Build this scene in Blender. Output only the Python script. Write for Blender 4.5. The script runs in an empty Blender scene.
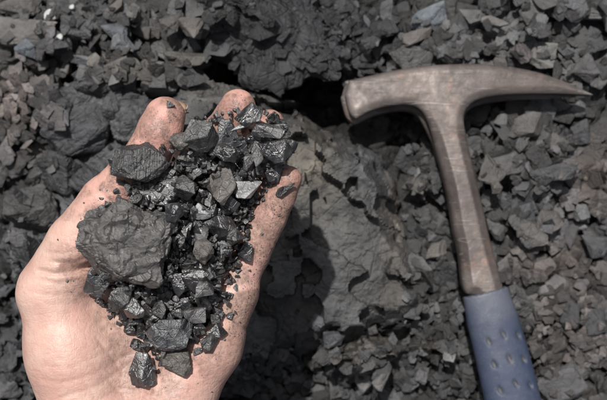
import bpy, bmesh, math, random
import numpy as np
from mathutils import Vector
C = bpy.context.scene
col = C.collection
R = math.radians

# ------------------------------------------------------------------ camera
TILT = R(4.0); FPX = 934.0; DG = 0.56
cam_loc = np.array([0.0, -DG*math.sin(TILT), DG*math.cos(TILT)])
DIR = np.array([0, math.sin(TILT), -math.cos(TILT)]); UP = np.array([0, math.cos(TILT), math.sin(TILT)])
cd = bpy.data.cameras.new('camera'); cam = bpy.data.objects.new('camera', cd); col.objects.link(cam)
cam.location = cam_loc; cam.rotation_euler = (TILT, 0, 0)
cd.sensor_width = 36; cd.lens = 36*FPX/607; cd.clip_start = 0.01; cd.clip_end = 500
cd.dof.use_dof = True; cd.dof.focus_distance = 0.385; cd.dof.aperture_fstop = 19
C.camera = cam
C.render.resolution_x = 1024; C.render.resolution_y = 675

# ------------------------------------------------------------------ light
SUN_EL, SUN_AZ = 69.5, 336.0      # azimuth clockwise from +Y
w = bpy.data.worlds.new('World'); C.world = w; w.use_nodes = True
nt = w.node_tree; bg = nt.nodes['Background']
sky = nt.nodes.new('ShaderNodeTexSky'); sky.sky_type = 'NISHITA'; sky.sun_disc = False
sky.sun_elevation = R(SUN_EL); sky.sun_rotation = R(SUN_AZ); sky.dust_density = 5.0; sky.air_density = 1.0
hs = nt.nodes.new('ShaderNodeHueSaturation'); hs.inputs['Saturation'].default_value = .5
nt.links.new(sky.outputs[0], hs.inputs['Color']); nt.links.new(hs.outputs[0], bg.inputs[0]); bg.inputs[1].default_value = 0.058
sd = bpy.data.lights.new('sun', 'SUN'); sd.energy = 4.2; sd.angle = R(0.8); sd.color = (1, .965, .925)
sun = bpy.data.objects.new('sun', sd); col.objects.link(sun)
sv = Vector((math.sin(R(SUN_AZ))*math.cos(R(SUN_EL)), math.cos(R(SUN_AZ))*math.cos(R(SUN_EL)), math.sin(R(SUN_EL))))
sun.rotation_euler = sv.to_track_quat('Z', 'Y').to_euler()
vs = C.view_settings; vs.view_transform = 'Standard'; vs.look = 'None'; vs.gamma = 1; vs.exposure = 0.22
try: vs.use_curve_mapping = False
except Exception: pass
C.render.engine = 'CYCLES'; C.cycles.use_denoising = True; C.cycles.max_bounces = 6

# ------------------------------------------------------------------ photo pixel <-> world
def P(u, v, z):
    """world point at height z (metres) seen at photo pixel u, v"""
    d = DIR + (u-303.5)/FPX*np.array([1., 0, 0]) + (200-v)/FPX*UP
    return cam_loc + d*((z-cam_loc[2])/d[2])
def proj(x, y, z):
    rx, ry, rz = x-cam_loc[0], y-cam_loc[1], z-cam_loc[2]
    dep = ry*DIR[1]+rz*DIR[2]
    return 303.5+FPX*rx/dep, 200-FPX*(ry*UP[1]+rz*UP[2])/dep
def pxm(z):                                # metres per photo pixel at height z
    return (cam_loc[2]-z)/math.cos(TILT)/FPX

# ------------------------------------------------------------------ noise
def _h(ix, iy, iz, seed):
    n = (ix*374761393 + iy*668265263 + iz*2147483647 + seed*974634777) & 0xffffffff
    n = ((n ^ (n >> 13))*1274126177) & 0xffffffff
    n = ((n ^ (n >> 16))*2246822519) & 0xffffffff
    return ((n ^ (n >> 15)) & 0xffffff)/16777216.0
def vnoise(p, seed=0):
    i = np.floor(p).astype(np.int64); f = p-i; f = f*f*(3-2*f)
    o = 0
    for dx in (0, 1):
        for dy in (0, 1):
            for dz in (0, 1):
                wt = (f[:, 0] if dx else 1-f[:, 0])*(f[:, 1] if dy else 1-f[:, 1])*(f[:, 2] if dz else 1-f[:, 2])
                o = o+wt*_h(i[:, 0]+dx, i[:, 1]+dy, i[:, 2]+dz, seed)
    return o*2-1
def fbm(p, seed=0, octv=4):
    o, a = 0, 1.0
    for k in range(octv):
        o = o+a*vnoise(p*(2.03**k)+k*7.3, seed+k); a *= .5
    return o
def n2(x, y, s, seed, octv=3):
    return fbm(np.stack([x/s, y/s, np.zeros_like(x)+.37], 1), seed, octv)
def cells(x, y, s, seed):
    """fractured blocks: per-cell random, tilt offset, distance to crack"""
    px, py = x/s, y/s
    ix, iy = np.floor(px).astype(np.int64), np.floor(py).astype(np.int64)
    f1 = np.full(x.shape, 9.); f2 = np.full(x.shape, 9.)
    cx = np.zeros_like(x); cy = np.zeros_like(x); ci = np.zeros(x.shape, np.int64); cj = ci.copy()
    for dx in (-1, 0, 1):
        for dy in (-1, 0, 1):
            jx = ix+dx; jy = iy+dy
            qx = jx+_h(jx, jy, jx*0, seed); qy = jy+_h(jx, jy, jx*0+1, seed)
            d = np.hypot(px-qx, py-qy)
            near = d < f1
            f2 = np.where(near, f1, np.minimum(f2, d))
            f1 = np.where(near, d, f1)
            cx = np.where(near, qx, cx); cy = np.where(near, qy, cy); ci = np.where(near, jx, ci); cj = np.where(near, jy, cj)
    r = _h(ci, cj, ci*0+2, seed)
    tx = _h(ci, cj, ci*0+3, seed)*2-1; ty = _h(ci, cj, ci*0+4, seed)*2-1
    return r, (tx*(px-cx)+ty*(py-cy)), (f2-f1)
def facets(x, y, s, seed, k=.9):
    """broad flat faces meeting in crisp ridges"""
    px, py = x/s, y/s
    ix, iy = np.floor(px).astype(np.int64), np.floor(py).astype(np.int64); z = np.full(x.shape, -9.)
    for dx in (-1, 0, 1):
        for dy in (-1, 0, 1):
            jx = ix+dx; jy = iy+dy; o = jx*0
            ex = px-(jx+_h(jx, jy, o, seed)); ey = py-(jy+_h(jx, jy, o+1, seed))
            h = _h(jx, jy, o+2, seed)*.7+(_h(jx, jy, o+3, seed)*2-1)*ex+(_h(jx, jy, o+4, seed)*2-1)*ey-k*(ex*ex+ey*ey)
            z = np.maximum(z, h)
    return z
def smooth(a, b, x):
    t = np.clip((x-a)/(b-a), 0, 1); return t*t*(3-2*t)
def poly_sd(px, py, poly):
    """signed distance to polygon, positive inside"""
    d = np.full(px.shape, 1e9); ins = np.zeros(px.shape, bool)
    n = len(poly)
    for i in range(n):
        ax, ay = poly[i]; bx, by = poly[(i+1) % n]
        ex, ey = bx-ax, by-ay
        t = np.clip(((px-ax)*ex+(py-ay)*ey)/(ex*ex+ey*ey+1e-18), 0, 1)
        d = np.minimum(d, np.hypot(px-ax-t*ex, py-ay-t*ey))
        c = ((ay > py) != (by > py)) & (px < (bx-ax)*(py-ay)/(by-ay+1e-18)+ax)
        ins ^= c
    return np.where(ins, d, -d)
def spline(pts, n=6):
    """closed Catmull-Rom through points"""
    p = np.array(pts, float); o = []
    for i in range(len(p)):
        a, b, c, d = p[i-1], p[i], p[(i+1) % len(p)], p[(i+2) % len(p)]
        for k in range(n):
            t = k/n
            o.append(.5*((2*b)+(-a+c)*t+(2*a-5*b+4*c-d)*t*t+(-a+3*b-3*c+d)*t**3))
    return np.array(o)

# ------------------------------------------------------------------ object helpers
def mesh_np(name, V, F, mat=None, parent=None, smooth_sh=False, origin=None):
    V = np.asarray(V, np.float32); F = np.asarray(F, np.int32)
    if origin is not None: V = V-np.asarray(origin, np.float32)
    me = bpy.data.meshes.new(name)
    k = F.shape[1]
    me.vertices.add(len(V)); me.vertices.foreach_set('co', V.ravel())
    me.loops.add(F.size); me.loops.foreach_set('vertex_index', F.ravel())
    me.polygons.add(len(F)); me.polygons.foreach_set('loop_start', np.arange(0, F.size, k, dtype=np.int32))
    me.polygons.foreach_set('use_smooth', np.full(len(F), smooth_sh))
    me.update(calc_edges=True)
    if mat: me.materials.append(mat)
    o = bpy.data.objects.new(name, me); col.objects.link(o)
    if origin is not None: o.location = [float(a) for a in origin]
    if parent is not None: o.parent = parent
    return o
def set_col(o, name, c):
    a = o.data.color_attributes.new(name, 'FLOAT_COLOR', 'POINT')
    c = np.asarray(c, np.float32)
    if c.shape[1] == 3: c = np.concatenate([c, np.ones((len(c), 1), np.float32)], 1)
    a.data.foreach_set('color', c.ravel())
def tag(o, label=None, cat=None, group=None, kind=None):
    if label: o['label'] = label
    if cat: o['category'] = cat
    if group: o['group'] = group
    if kind: o['kind'] = kind
    return o
def surface_nets(F, org, h):
    ins = F < 0
    nx, ny, nz = F.shape
    cor = [(a, b, c) for a in (0, 1) for b in (0, 1) for c in (0, 1)]
    cnt = sum(ins[a:nx-1+a, b:ny-1+b, c:nz-1+c].astype(np.int8) for a, b, c in cor)
    act = (cnt > 0) & (cnt < 8)
    I = np.argwhere(act); n = len(I)
    idx = np.full(act.shape, -1, np.int32); idx[act] = np.arange(n)
    val = {c: F[I[:, 0]+c[0], I[:, 1]+c[1], I[:, 2]+c[2]] for c in cor}
    acc = np.zeros((n, 3)); m = np.zeros(n)
    for a in cor:
        for ax in range(3):
            if a[ax]: continue
            b = list(a); b[ax] = 1; b = tuple(b)
            x, y = val[a], val[b]; cr = (x < 0) != (y < 0)
            t = np.where(cr, x/(x-y+1e-20), 0)
            p = np.tile(np.array(a, float), (n, 1)); p[:, ax] += t
            acc += p*cr[:, None]; m += cr
    V = org+(I+acc/m[:, None])*h
    quads = []
    for ax in range(3):
        b, c = (ax+1) % 3, (ax+2) % 3
        s0 = [slice(1, -1)]*3; s0[ax] = slice(0, -1); s1 = [slice(1, -1)]*3; s1[ax] = slice(1, None)
        A, B = ins[tuple(s0)], ins[tuple(s1)]
        for (mk, flip) in ((A & ~B, False), (~A & B, True)):
            e = np.argwhere(mk)+np.array([0 if k == ax else 1 for k in range(3)])
            if not len(e): continue
            def at(db, dc):
                q = e.copy(); q[:, b] -= db; q[:, c] -= dc
                return idx[q[:, 0], q[:, 1], q[:, 2]]
            Q = np.stack([at(0, 0), at(1, 0), at(1, 1), at(0, 1)], 1)
            if flip: Q = Q[:, ::-1]
            quads.append(Q)
    Q = np.concatenate(quads); Q = Q[(Q >= 0).all(1)]
    return V, Q
def smin(a, b, k):
    h = np.clip(.5+.5*(b-a)/k, 0, 1)
    return b*(1-h)+a*h-k*h*(1-h)

# ------------------------------------------------------------------ materials
class N:
    def __init__(s, name):
        s.m = bpy.data.materials.new(name); s.m.use_nodes = True
        s.t = s.m.node_tree; s.b = s.t.nodes['Principled BSDF']
        s.tc = s.t.nodes.new('ShaderNodeTexCoord')
    def n(s, typ, **kw):
        x = s.t.nodes.new(typ)
        for k, v in kw.items():
            if k in x.inputs.keys(): s.put(x.inputs[k], v)
            else: setattr(x, k, v)
        return x
    def put(s, sock, v):
        if isinstance(v, bpy.types.NodeSocket): s.t.links.new(v, sock)
        else: sock.default_value = v
    def noise(s, scale, detail=4, rough=.55, vec=None, dist=0):
        x = s.n('ShaderNodeTexNoise', Scale=scale, Detail=detail, Roughness=rough, Distortion=dist)
        s.t.links.new(vec or s.tc.outputs['Object'], x.inputs['Vector']); return x.outputs['Fac']
    def vor(s, scale, feature='F1', out='Distance', vec=None):
        x = s.t.nodes.new('ShaderNodeTexVoronoi'); x.feature = feature; x.inputs['Scale'].default_value = scale
        s.t.links.new(vec or s.tc.outputs['Object'], x.inputs['Vector']); return x.outputs[out]
    def ramp(s, fac, stops):
        x = s.t.nodes.new('ShaderNodeValToRGB'); s.put(x.inputs[0], fac)
        e = x.color_ramp.elements
        while len(e) < len(stops): e.new(.5)
        for el, (p, c) in zip(e, stops):
            el.position = p; el.color = (c, c, c, 1) if isinstance(c, (int, float)) else (*c, 1)
        return x.outputs[0]
    def math(s, op, a, b=0.0, clamp=False):
        x = s.t.nodes.new('ShaderNodeMath'); x.operation = op; x.use_clamp = clamp
        s.put(x.inputs[0], a); s.put(x.inputs[1], b); return x.outputs[0]
    def mix(s, f, a, b, bt='MIX'):
        x = s.t.nodes.new('ShaderNodeMix'); x.data_type = 'RGBA'; x.blend_type = bt
        s.put(x.inputs[0], f)
        for so, v in ((x.inputs[6], a), (x.inputs[7], b)): s.put(so, v if isinstance(v, bpy.types.NodeSocket) else (*v, 1))
        return x.outputs[2]
    def attr(s, name):
        x = s.t.nodes.new('ShaderNodeAttribute'); x.attribute_name = name; return x.outputs['Color']
    def mapping(s, sc, rot=(0, 0, 0)):
        x = s.t.nodes.new('ShaderNodeMapping'); s.t.links.new(s.tc.outputs['Object'], x.inputs[0])
        x.inputs['Scale'].default_value = sc; x.inputs['Rotation'].default_value = rot; return x.outputs[0]
    def bump(s, h, dist, strength=1.0, prev=None):
        x = s.t.nodes.new('ShaderNodeBump'); x.inputs['Strength'].default_value = strength; x.inputs['Distance'].default_value = dist
        s.put(x.inputs['Height'], h)
        if prev: s.t.links.new(prev, x.inputs['Normal'])
        return x.outputs[0]
    def fin(s, color=None, rough=None, normal=None, **kw):
        if color is not None: s.put(s.b.inputs['Base Color'], color if isinstance(color, bpy.types.NodeSocket) else (*color, 1))
        if rough is not None: s.put(s.b.inputs['Roughness'], rough)
        if normal is not None: s.put(s.b.inputs['Normal'], normal)
        for k, v in kw.items(): s.put(s.b.inputs[k.replace('_', ' ')], v)
        return s.m

def coal_mat(name, base, r0, r1, fine=1.0, dust=.25, dustc=(.17, .155, .14), spec=.5, fibre=False, net=.5):
    s = N(name)
    big = s.noise(140, 4, .6); sm = s.noise(800*fine, 6, .7)
    c = s.mix(s.ramp(big, [(.35, 0.), (.65, 1.)]), [b*.55 for b in base], [b*1.5 for b in base])
    c = s.mix(s.ramp(s.vor(120, out='Color'), [(.3, 0.), (.9, .4)]), c, [min(.3, b*2.6+.008) for b in base])
    c = s.mix(s.math('MULTIPLY', s.ramp(s.noise(380, 6, .75), [(.52, 0.), (.70, 1.)]), dust), c, dustc)
    rr = s.ramp(s.noise(300*fine, 4, .65), [(.42, r0), (.58, r1)])
    if fibre:
        mp = s.mapping((1500, 90, 500), (.5, .3, .4)); n = s.bump(s.noise(1.0, 4, .6, vec=mp), .0014, .9)
    else:
        n = s.bump(s.vor(170*fine), .0014, .6)                                   # conchoidal hollows
    n = s.bump(s.ramp(s.vor(260*fine, 'DISTANCE_TO_EDGE'), [(0, 0.), (.05, 1.)]), .0003, net, n)
    n = s.bump(s.ramp(sm, [(.40, 0.), (.60, 1.)]), .0002, .45, n)
    n = s.bump(s.noise(2400*fine, 3, .6), .0001, .4, n)
    return s.fin(c, rr, n, IOR=1.5+.6*spec)
COAL = {
 'black':  coal_mat('black_coal', (.010, .010, .011), .30, .5, 1, .10, spec=1.1),
 'gloss':  coal_mat('glossy_coal', (.009, .009, .010), .20, .42, .8, .06, spec=1.3),
 'grey':   coal_mat('grey_coal', (.030, .030, .031), .34, .6, 1, .3, spec=.8),
 'mid':    coal_mat('dull_coal', (.013, .013, .014), .34, .55, 1, .22, spec=.7),
 'brown':  coal_mat('brown_grey_coal', (.045, .039, .034), .40, .65, 1.2, .4, (.2, .17, .15)),
 'lump':   coal_mat('dusty_lump_coal', (.032, .030, .029), .5, .68, .8, .3, (.13, .12, .11), net=.0),
 'pale':   coal_mat('silvery_coal', (.20, .205, .21), .20, .42, 1, .2, (.3, .3, .3), spec=.9),
 'blue':   coal_mat('bluish_coal', (.017, .019, .022), .28, .45, 1.1, .2, spec=1.0),
 'fibre':  coal_mat('fibrous_coal', (.018, .018, .019), .26, .46, 1, .15, spec=.9, fibre=True),
}
def rub_mat(name, fine=1.0, r0=.42, r1=.75, ior=1.5, lo=.6, hi=1.4):
    s = N(name)
    a = s.attr('Col')
    big = s.ramp(s.noise(60*fine, 5, .65), [(.3, lo), (.7, hi)])
    c = s.mix(1.0, a, big, 'MULTIPLY')
    c = s.mix(s.math('MULTIPLY', s.ramp(s.noise(310*fine, 6, .75), [(.55, 0.), (.75, 1.)]), .2), c, (.20, .19, .175))
    n = s.bump(s.noise(300*fine, 6, .7), .0018, .9)
    n = s.bump(s.ramp(s.vor(110*fine, 'DISTANCE_TO_EDGE'), [(0, 0.), (.06, 1.)]), .0006, .5, n)
    return s.fin(c, s.ramp(s.noise(90*fine, 3), [(.4, r0), (.6, r1)]), n, IOR=ior)
M_GROUND = rub_mat('broken_shale_ground'); M_RUB = rub_mat('shale_rubble', 1.2, .28, .58, 1.62, .55, 1.5)
M_BOULD = rub_mat('boulder_stone', .8, .38, .65, 1.55, .45, 1.7); M_WHITE = rub_mat('pale_pebble', 1, .5, .7)

def skin_mat():
    s = N('skin')
    a = s.attr('Col')                        # r: blood-pink zones, g: grime
    x = s.t.nodes.new('ShaderNodeSeparateColor'); s.t.links.new(a, x.inputs[0])
    c = s.mix(s.ramp(s.noise(55, 4, .6), [(.40, 0.), (.62, 1.)]), (.585, .412, .345), (.505, .31, .262))
    c = s.mix(x.outputs[0], c, (.53, .285, .24))
    c = s.mix(s.math('MULTIPLY', s.ramp(s.noise(160, 5, .7), [(.45, 0.), (.7, 1.)]), .22), c, (.50, .28, .23))
    g = s.math('MULTIPLY', x.outputs[1], s.ramp(s.noise(520, 6, .8), [(.44, 0.), (.64, 1.)]))
    c = s.mix(s.math('MULTIPLY', g, .85), c, (.07, .052, .045))
    c = s.mix(s.math('MULTIPLY', x.outputs[1], s.ramp(s.noise(90, 5, .7), [(.35, .08), (.65, .7)])), c, (.19, .13, .105))
    mp = s.mapping((700, 1150, 800), (0, 0, R(30))); wr = s.noise(1.0, 4, .6, vec=mp)
    mp2 = s.mapping((1150, 650, 800), (0, 0, R(-34))); wr2 = s.noise(1.0, 3, .6, vec=mp2)
    n = s.bump(wr, .0004, .22); n = s.bump(wr2, .0004, .22, n); n = s.bump(s.noise(230, 4, .6), .0005, .14, n)
    for (sx, sy, rz, w_) in ((110, 330, 28, .4), (300, 110, -36, .45), (210, 240, 60, .35)):      # long fine skin lines
        l = s.math('ABSOLUTE', s.math('SUBTRACT', s.noise(1.0, 3, .55, vec=s.mapping((sx, sy, 150), (0, 0, R(rz))), dist=.3), .5))
        l = s.ramp(l, [(0., 0.), (.07, 1.)]); n = s.bump(l, .00022, w_*.6, n)
        c = s.mix(s.math('MULTIPLY', s.math('SUBTRACT', 1.0, l), w_*.13), c, (.46, .235, .18))
    n = s.bump(s.vor(1500, 'DISTANCE_TO_EDGE'), .00012, .5, n)
    return s.fin(c, s.ramp(s.noise(300, 4), [(.35, .42), (.7, .58)]), n, Subsurface_Weight=.22, Subsurface_Radius=(1, .35, .2),
                 Subsurface_Scale=.0025, Specular_IOR_Level=.42)
M_SKIN = skin_mat()
s = N('fingernail'); M_NAIL = s.fin(s.mix(s.noise(500), (.30, .21, .15), (.46, .34, .25)), .3)
s = N('nail_grime'); M_GRIME = s.fin(s.mix(s.noise(900), (.03, .025, .02), (.07, .05, .04)), .8)

def steel():
    s = N('worn_steel')
    c = s.mix(s.ramp(s.noise(38, 5, .65), [(.3, 0.), (.7, 1.)]), (.052, .044, .041), (.140, .116, .106))
    c = s.mix(s.ramp(s.noise(150, 6, .75), [(.5, 0.), (.8, .55)]), c, (.055, .048, .046))
    c = s.mix(s.math('MULTIPLY', s.ramp(s.noise(30, 5, .7, dist=.6), [(.54, 0.), (.68, 1.)]), .7), c, (.25, .15, .11))
    mp = s.mapping((90, 900, 300), (0, 0, R(12)))
    sc = s.ramp(s.noise(1, 3, .6, vec=mp), [(.45, 0.), (.7, 1.)])
    n = s.bump(s.noise(350, 6, .7), .0003, .6); n = s.bump(s.noise(70, 4, .6), .0008, .4, n)
    mp = s.mapping((30, 700, 200), (0, 0, R(28))); sr = s.ramp(s.noise(1, 2, .6, vec=mp, dist=.4), [(.60, 0.), (.66, 1.)])
    n = s.bump(sr, .0002, .5, n)
    ge = s.t.nodes.new('ShaderNodeNewGeometry')
    c = s.mix(s.math('MULTIPLY', sr, .35), c, (.27, .25, .235))
    c = s.mix(s.math('MULTIPLY', s.ramp(ge.outputs['Pointiness'], [(.515, 0.), (.56, 1.)]), .55), c, (.32, .30, .28))
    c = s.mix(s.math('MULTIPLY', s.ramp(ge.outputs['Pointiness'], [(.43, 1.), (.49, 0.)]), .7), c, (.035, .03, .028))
    return s.fin(s.mix(s.math('MULTIPLY', s.ramp(s.noise(22, 4, .7, dist=1.0), [(.5, 0.), (.72, 1.)]), .6), c, (.24, .215, .20)), s.ramp(s.noise(200, 5), [(.3, .40), (.7, .65)]), n, Metallic=.45)
M_STEEL = steel()
s = N('blue_rubber')
a = s.attr('Col'); x = s.t.nodes.new('ShaderNodeSeparateColor'); s.t.links.new(a, x.inputs[0])
c = s.mix(s.ramp(s.noise(60, 5, .6), [(.3, 0.), (.7, 1.)]), (.020, .032, .066), (.031, .045, .084))
c = s.mix(s.math('MULTIPLY', s.ramp(s.noise(45, 6, .7), [(.42, 0.), (.75, 1.)]), .45), c, (.085, .092, .115))
c = s.mix(s.math('MULTIPLY', s.ramp(s.noise(500, 6, .8), [(.55, 0.), (.7, 1.)]), .5), c, (.13, .12, .11))
c = s.mix(x.outputs[0], c, (.095, .090, .078)); c = s.mix(s.math('MULTIPLY', x.outputs[1], .55), c, (.115, .12, .14))
M_GRIP = s.fin(c, s.ramp(s.noise(200, 5), [(.3, .5), (.7, .72)]), s.bump(s.noise(500, 5, .7), .0004, .5))

# ------------------------------------------------------------------ rock builder
_ico = {}
def ico(level):
    if level not in _ico:
        bm = bmesh.new(); bmesh.ops.create_icosphere(bm, subdivisions=level, radius=1)
        V = np.array([v.co[:] for v in bm.verts]); F = np.array([[v.index for v in f.verts] for f in bm.faces]); bm.free()
        _ico[level] = (V/np.linalg.norm(V, axis=1)[:, None], F)
    return _ico[level]
def rock(seed, dims, level=4, planes=14, rough=.03, steps=.0, chips=.05, boxy=.22, fac=0, fsc=2.0):
    """angular fragment: chipped polyhedron fitted to dims (metres)"""
    rg = np.random.RandomState(seed)
    D, F = ico(level)
    k = np.arange(planes)+.5
    ph = np.arccos(1-2*k/planes); th = math.pi*(1+5**.5)*k+rg.rand()*6
    n = np.stack([np.cos(th)*np.sin(ph), np.sin(th)*np.sin(ph), np.cos(ph)], 1)+rg.randn(planes, 3)*.28
    n /= np.linalg.norm(n, axis=1)[:, None]
    d = rg.uniform(.66, 1.05, planes)
    bx = np.concatenate([np.eye(3), -np.eye(3)])+rg.randn(6, 3)*boxy; bx /= np.linalg.norm(bx, axis=1)[:, None]
    n = np.concatenate([bx, n]); d = np.concatenate([rg.uniform(.62, .85, 6), d])
    q = D@n.T
    r = np.min(np.where(q > .05, d/np.maximum(q, .05), 9), axis=1)
    r = np.minimum(r, 1.7)
    p = D*r[:, None]
    if chips:                                    # conchoidal chips: sharp cell steps
        s = p*2.1+rg.rand(3)*50
        c = np.floor(s+vnoise(s*1.7, seed)[:, None]*.35).astype(np.int64)
        p = p*(1-chips*_h(c[:, 0], c[:, 1], c[:, 2], seed)[:, None])
        s = p*4.3+rg.rand(3)*50
        c = np.floor(s+vnoise(s*1.7, seed+3)[:, None]*.4).astype(np.int64)
        p = p*(1-chips*.45*_h(c[:, 0], c[:, 1], c[:, 2], seed+1)[:, None])
    if fac:                                      # broken sub-facets
        p = p*(1+fac*(facets3(p*fsc+seed % 31, seed+2)-.2)+fac*.35*(facets3(p*fsc*2.4+seed % 13, seed+4)-.2))[:, None]
    if steps:                                    # bedding terraces
        ax = rg.randn(3)*.25+np.array([0, 0, 1.]); ax /= np.linalg.norm(ax)
        t = p@ax*5.5+vnoise(p*2.2+9, seed+5)*.7
        p = p+ax*((np.floor(t)+smooth(.55, .95, t-np.floor(t))-t)/5.5*steps)[:, None]
    if rough: p = p*(1+rough*fbm(p*3.1+seed % 17, seed+9, 4))[:, None]
    lo, hi = p.min(0), p.max(0)
    p = (p-(lo+hi)/2)/(hi-lo)*np.asarray(dims)
    return p, F
def rotm(rx, ry, rz):
    cx, sx, cy, sy, cz, sz = math.cos(rx), math.sin(rx), math.cos(ry), math.sin(ry), math.cos(rz), math.sin(rz)
    X = np.array([[1, 0, 0], [0, cx, -sx], [0, sx, cx]]); Y = np.array([[cy, 0, sy], [0, 1, 0], [-sy, 0, cy]])
    Z = np.array([[cz, -sz, 0], [sz, cz, 0], [0, 0, 1]]); return Z@Y@X

def facets3(p, seed, k=.8):
    i0 = np.floor(p).astype(np.int64); z = np.full(len(p), -9.)
    for dx in (-1, 0, 1):
        for dy in (-1, 0, 1):
            for dz in (-1, 0, 1):
                j = i0+np.array([dx, dy, dz]); a, b, c = j[:, 0], j[:, 1], j[:, 2]
                q = np.stack([_h(a, b, c, seed+t) for t in range(7)], 1)
                e = p-(j+q[:, :3])
                z = np.maximum(z, q[:, 3]*.6+((q[:, 4:]*2-1)*e).sum(1)-k*(e*e).sum(1))
    return z
def shard(seed, dims, level=3, npts=11, fac=.04, fsc=1.8, chips=.04, rough=.008, steps=0):
    """sharp broken piece: hull of a few corners, faces subdivided and lightly chipped"""
    rg = np.random.RandomState(seed); bm = bmesh.new()
    p = rg.uniform(-1, 1, (npts, 3)); p /= ((np.abs(p)**2.6).sum(1)[:, None]**(1/2.6))*rg.uniform(.92, 1.25, (npts, 1))
    for q in p: bm.verts.new(q)
    res = bmesh.ops.convex_hull(bm, input=bm.verts)
    bad = [g for g in res['geom_interior'] if isinstance(g, bmesh.types.BMVert)]
    if bad: bmesh.ops.delete(bm, geom=bad, context='VERTS')
    bmesh.ops.bevel(bm, geom=list(bm.edges), offset=.035, segments=1, affect='EDGES')
    bmesh.ops.triangulate(bm, faces=bm.faces)
    for _ in range(level): bmesh.ops.subdivide_edges(bm, edges=[e for e in bm.edges if (e.verts[0].co-e.verts[1].co).length > 1.6/2**level], cuts=1); bmesh.ops.triangulate(bm, faces=bm.faces)
    bmesh.ops.recalc_face_normals(bm, faces=bm.faces)
    bm.verts.index_update(); p = np.array([v.co[:] for v in bm.verts]); F = np.array([[v.index for v in f.verts] for f in bm.faces]); bm.free()
    if fac: p = p*(1+fac*(facets3(p*fsc+seed % 31, seed+2)-.2)+fac*.35*(facets3(p*fsc*2.4+seed % 13, seed+4)-.2))[:, None]
    if chips:
        for sc_, am in ((2.3, chips), (5.0, chips*.4)):
            c = np.floor(p*sc_+rg.rand(3)*50+vnoise(p*sc_*1.7+5, seed)[:, None]*.4).astype(np.int64)
            p = p*(1-am*_h(c[:, 0], c[:, 1], c[:, 2], seed)[:, None])
    if steps:
        ax = np.array([.25, .35, 1.]); ax /= np.linalg.norm(ax)
        t = p@ax*3.6+vnoise(p*1.6+9, seed+5)*.9+.5*_h(*np.floor(p*2.6+3).astype(np.int64).T, seed)
        p = p+ax*((np.floor(t)+smooth(.82, .98, t-np.floor(t))-t)/3.6*steps)[:, None]
    if rough: p = p*(1+rough*fbm(p*6+seed % 17, seed+9, 3))[:, None]
    lo, hi = p.min(0), p.max(0)
    return (p-(lo+hi)/2)/(hi-lo)*np.asarray(dims), F
class Bed:
    """height map that pieces are laid on"""
    def __init__(s, x0, x1, y0, y1, h):
        s.x0, s.y0, s.h = x0, y0, h
        s.nx, s.ny = int((x1-x0)/h)+1, int((y1-y0)/h)+1
        s.Z = np.full((s.nx, s.ny), -1.0)
    def add(s, V):
        i = ((V[:, 0]-s.x0)/s.h).astype(int); j = ((V[:, 1]-s.y0)/s.h).astype(int)
        ok = (i >= 0) & (j >= 0) & (i < s.nx) & (j < s.ny)
        np.maximum.at(s.Z, (i[ok], j[ok]), V[ok, 2])
    def rest(s, V, xy, q=.93):
        """z of the origin of V so that it rests at xy"""
        i = ((V[:, 0]+xy[0]-s.x0)/s.h).astype(int); j = ((V[:, 1]+xy[1]-s.y0)/s.h).astype(int)
        ok = (i >= 0) & (j >= 0) & (i < s.nx) & (j < s.ny)
        if ok.sum() < 4: return None
        i, j, z = i[ok], j[ok], V[ok, 2]
        low = z < np.percentile(z, 62)
        g = s.Z[i[low], j[low]]-z[low]
        g = g[g > -.9]
        if len(g) < 3: return None
        return float(np.quantile(g, q))

# ------------------------------------------------------------------ labels that single pieces out
LANDG, LANDH = [], []                 # (u, v, short name)
todo = []
def bearing(du, dv):
    a = math.degrees(math.atan2(-dv, du)) % 360
    return ['right of', 'to the upper right of', 'just above', 'to the upper left of', 'left of', 'to the lower left of', 'just below', 'to the lower right of'][int((a+22.5)//45) % 8]
def label_all(items, land, noun):
    used = {}
    rows = []
    for o, u, v, adj, W in items:
        l = min(land, key=lambda k: math.hypot(k[0]-u, k[1]-v)); d = math.hypot(l[0]-u, l[1]-v)
        rows.append((d, o, f'{adj} {noun} {bearing(u-l[0], v-l[1])} the {l[2]}'.replace('upper ', 'upper-').replace('lower ', 'lower-').replace('to the upper-', 'up and ').replace('to the lower-', 'down and '), W, adj))
    rows.sort(key=lambda r: r[0])
    by = {}
    for r in rows: by.setdefault(r[2], []).append(r)
    ordn = ['', 'second ', 'third ', 'fourth ', 'fifth ', 'sixth ', 'seventh ', 'eighth ', 'ninth ', 'tenth ']
    for k, rs in by.items():
        for i, r in enumerate(rs):
            if len(rs) == 1: lb = r[2]
            elif i == 0: lb = 'nearest '+r[2]
            else: lb = (ordn[i]+'nearest '+r[2]) if i < 10 else 'farther '+r[2]
            lb = lb.split(); lb = ' '.join(lb[:16]); r[1]['label'] = lb

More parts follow.
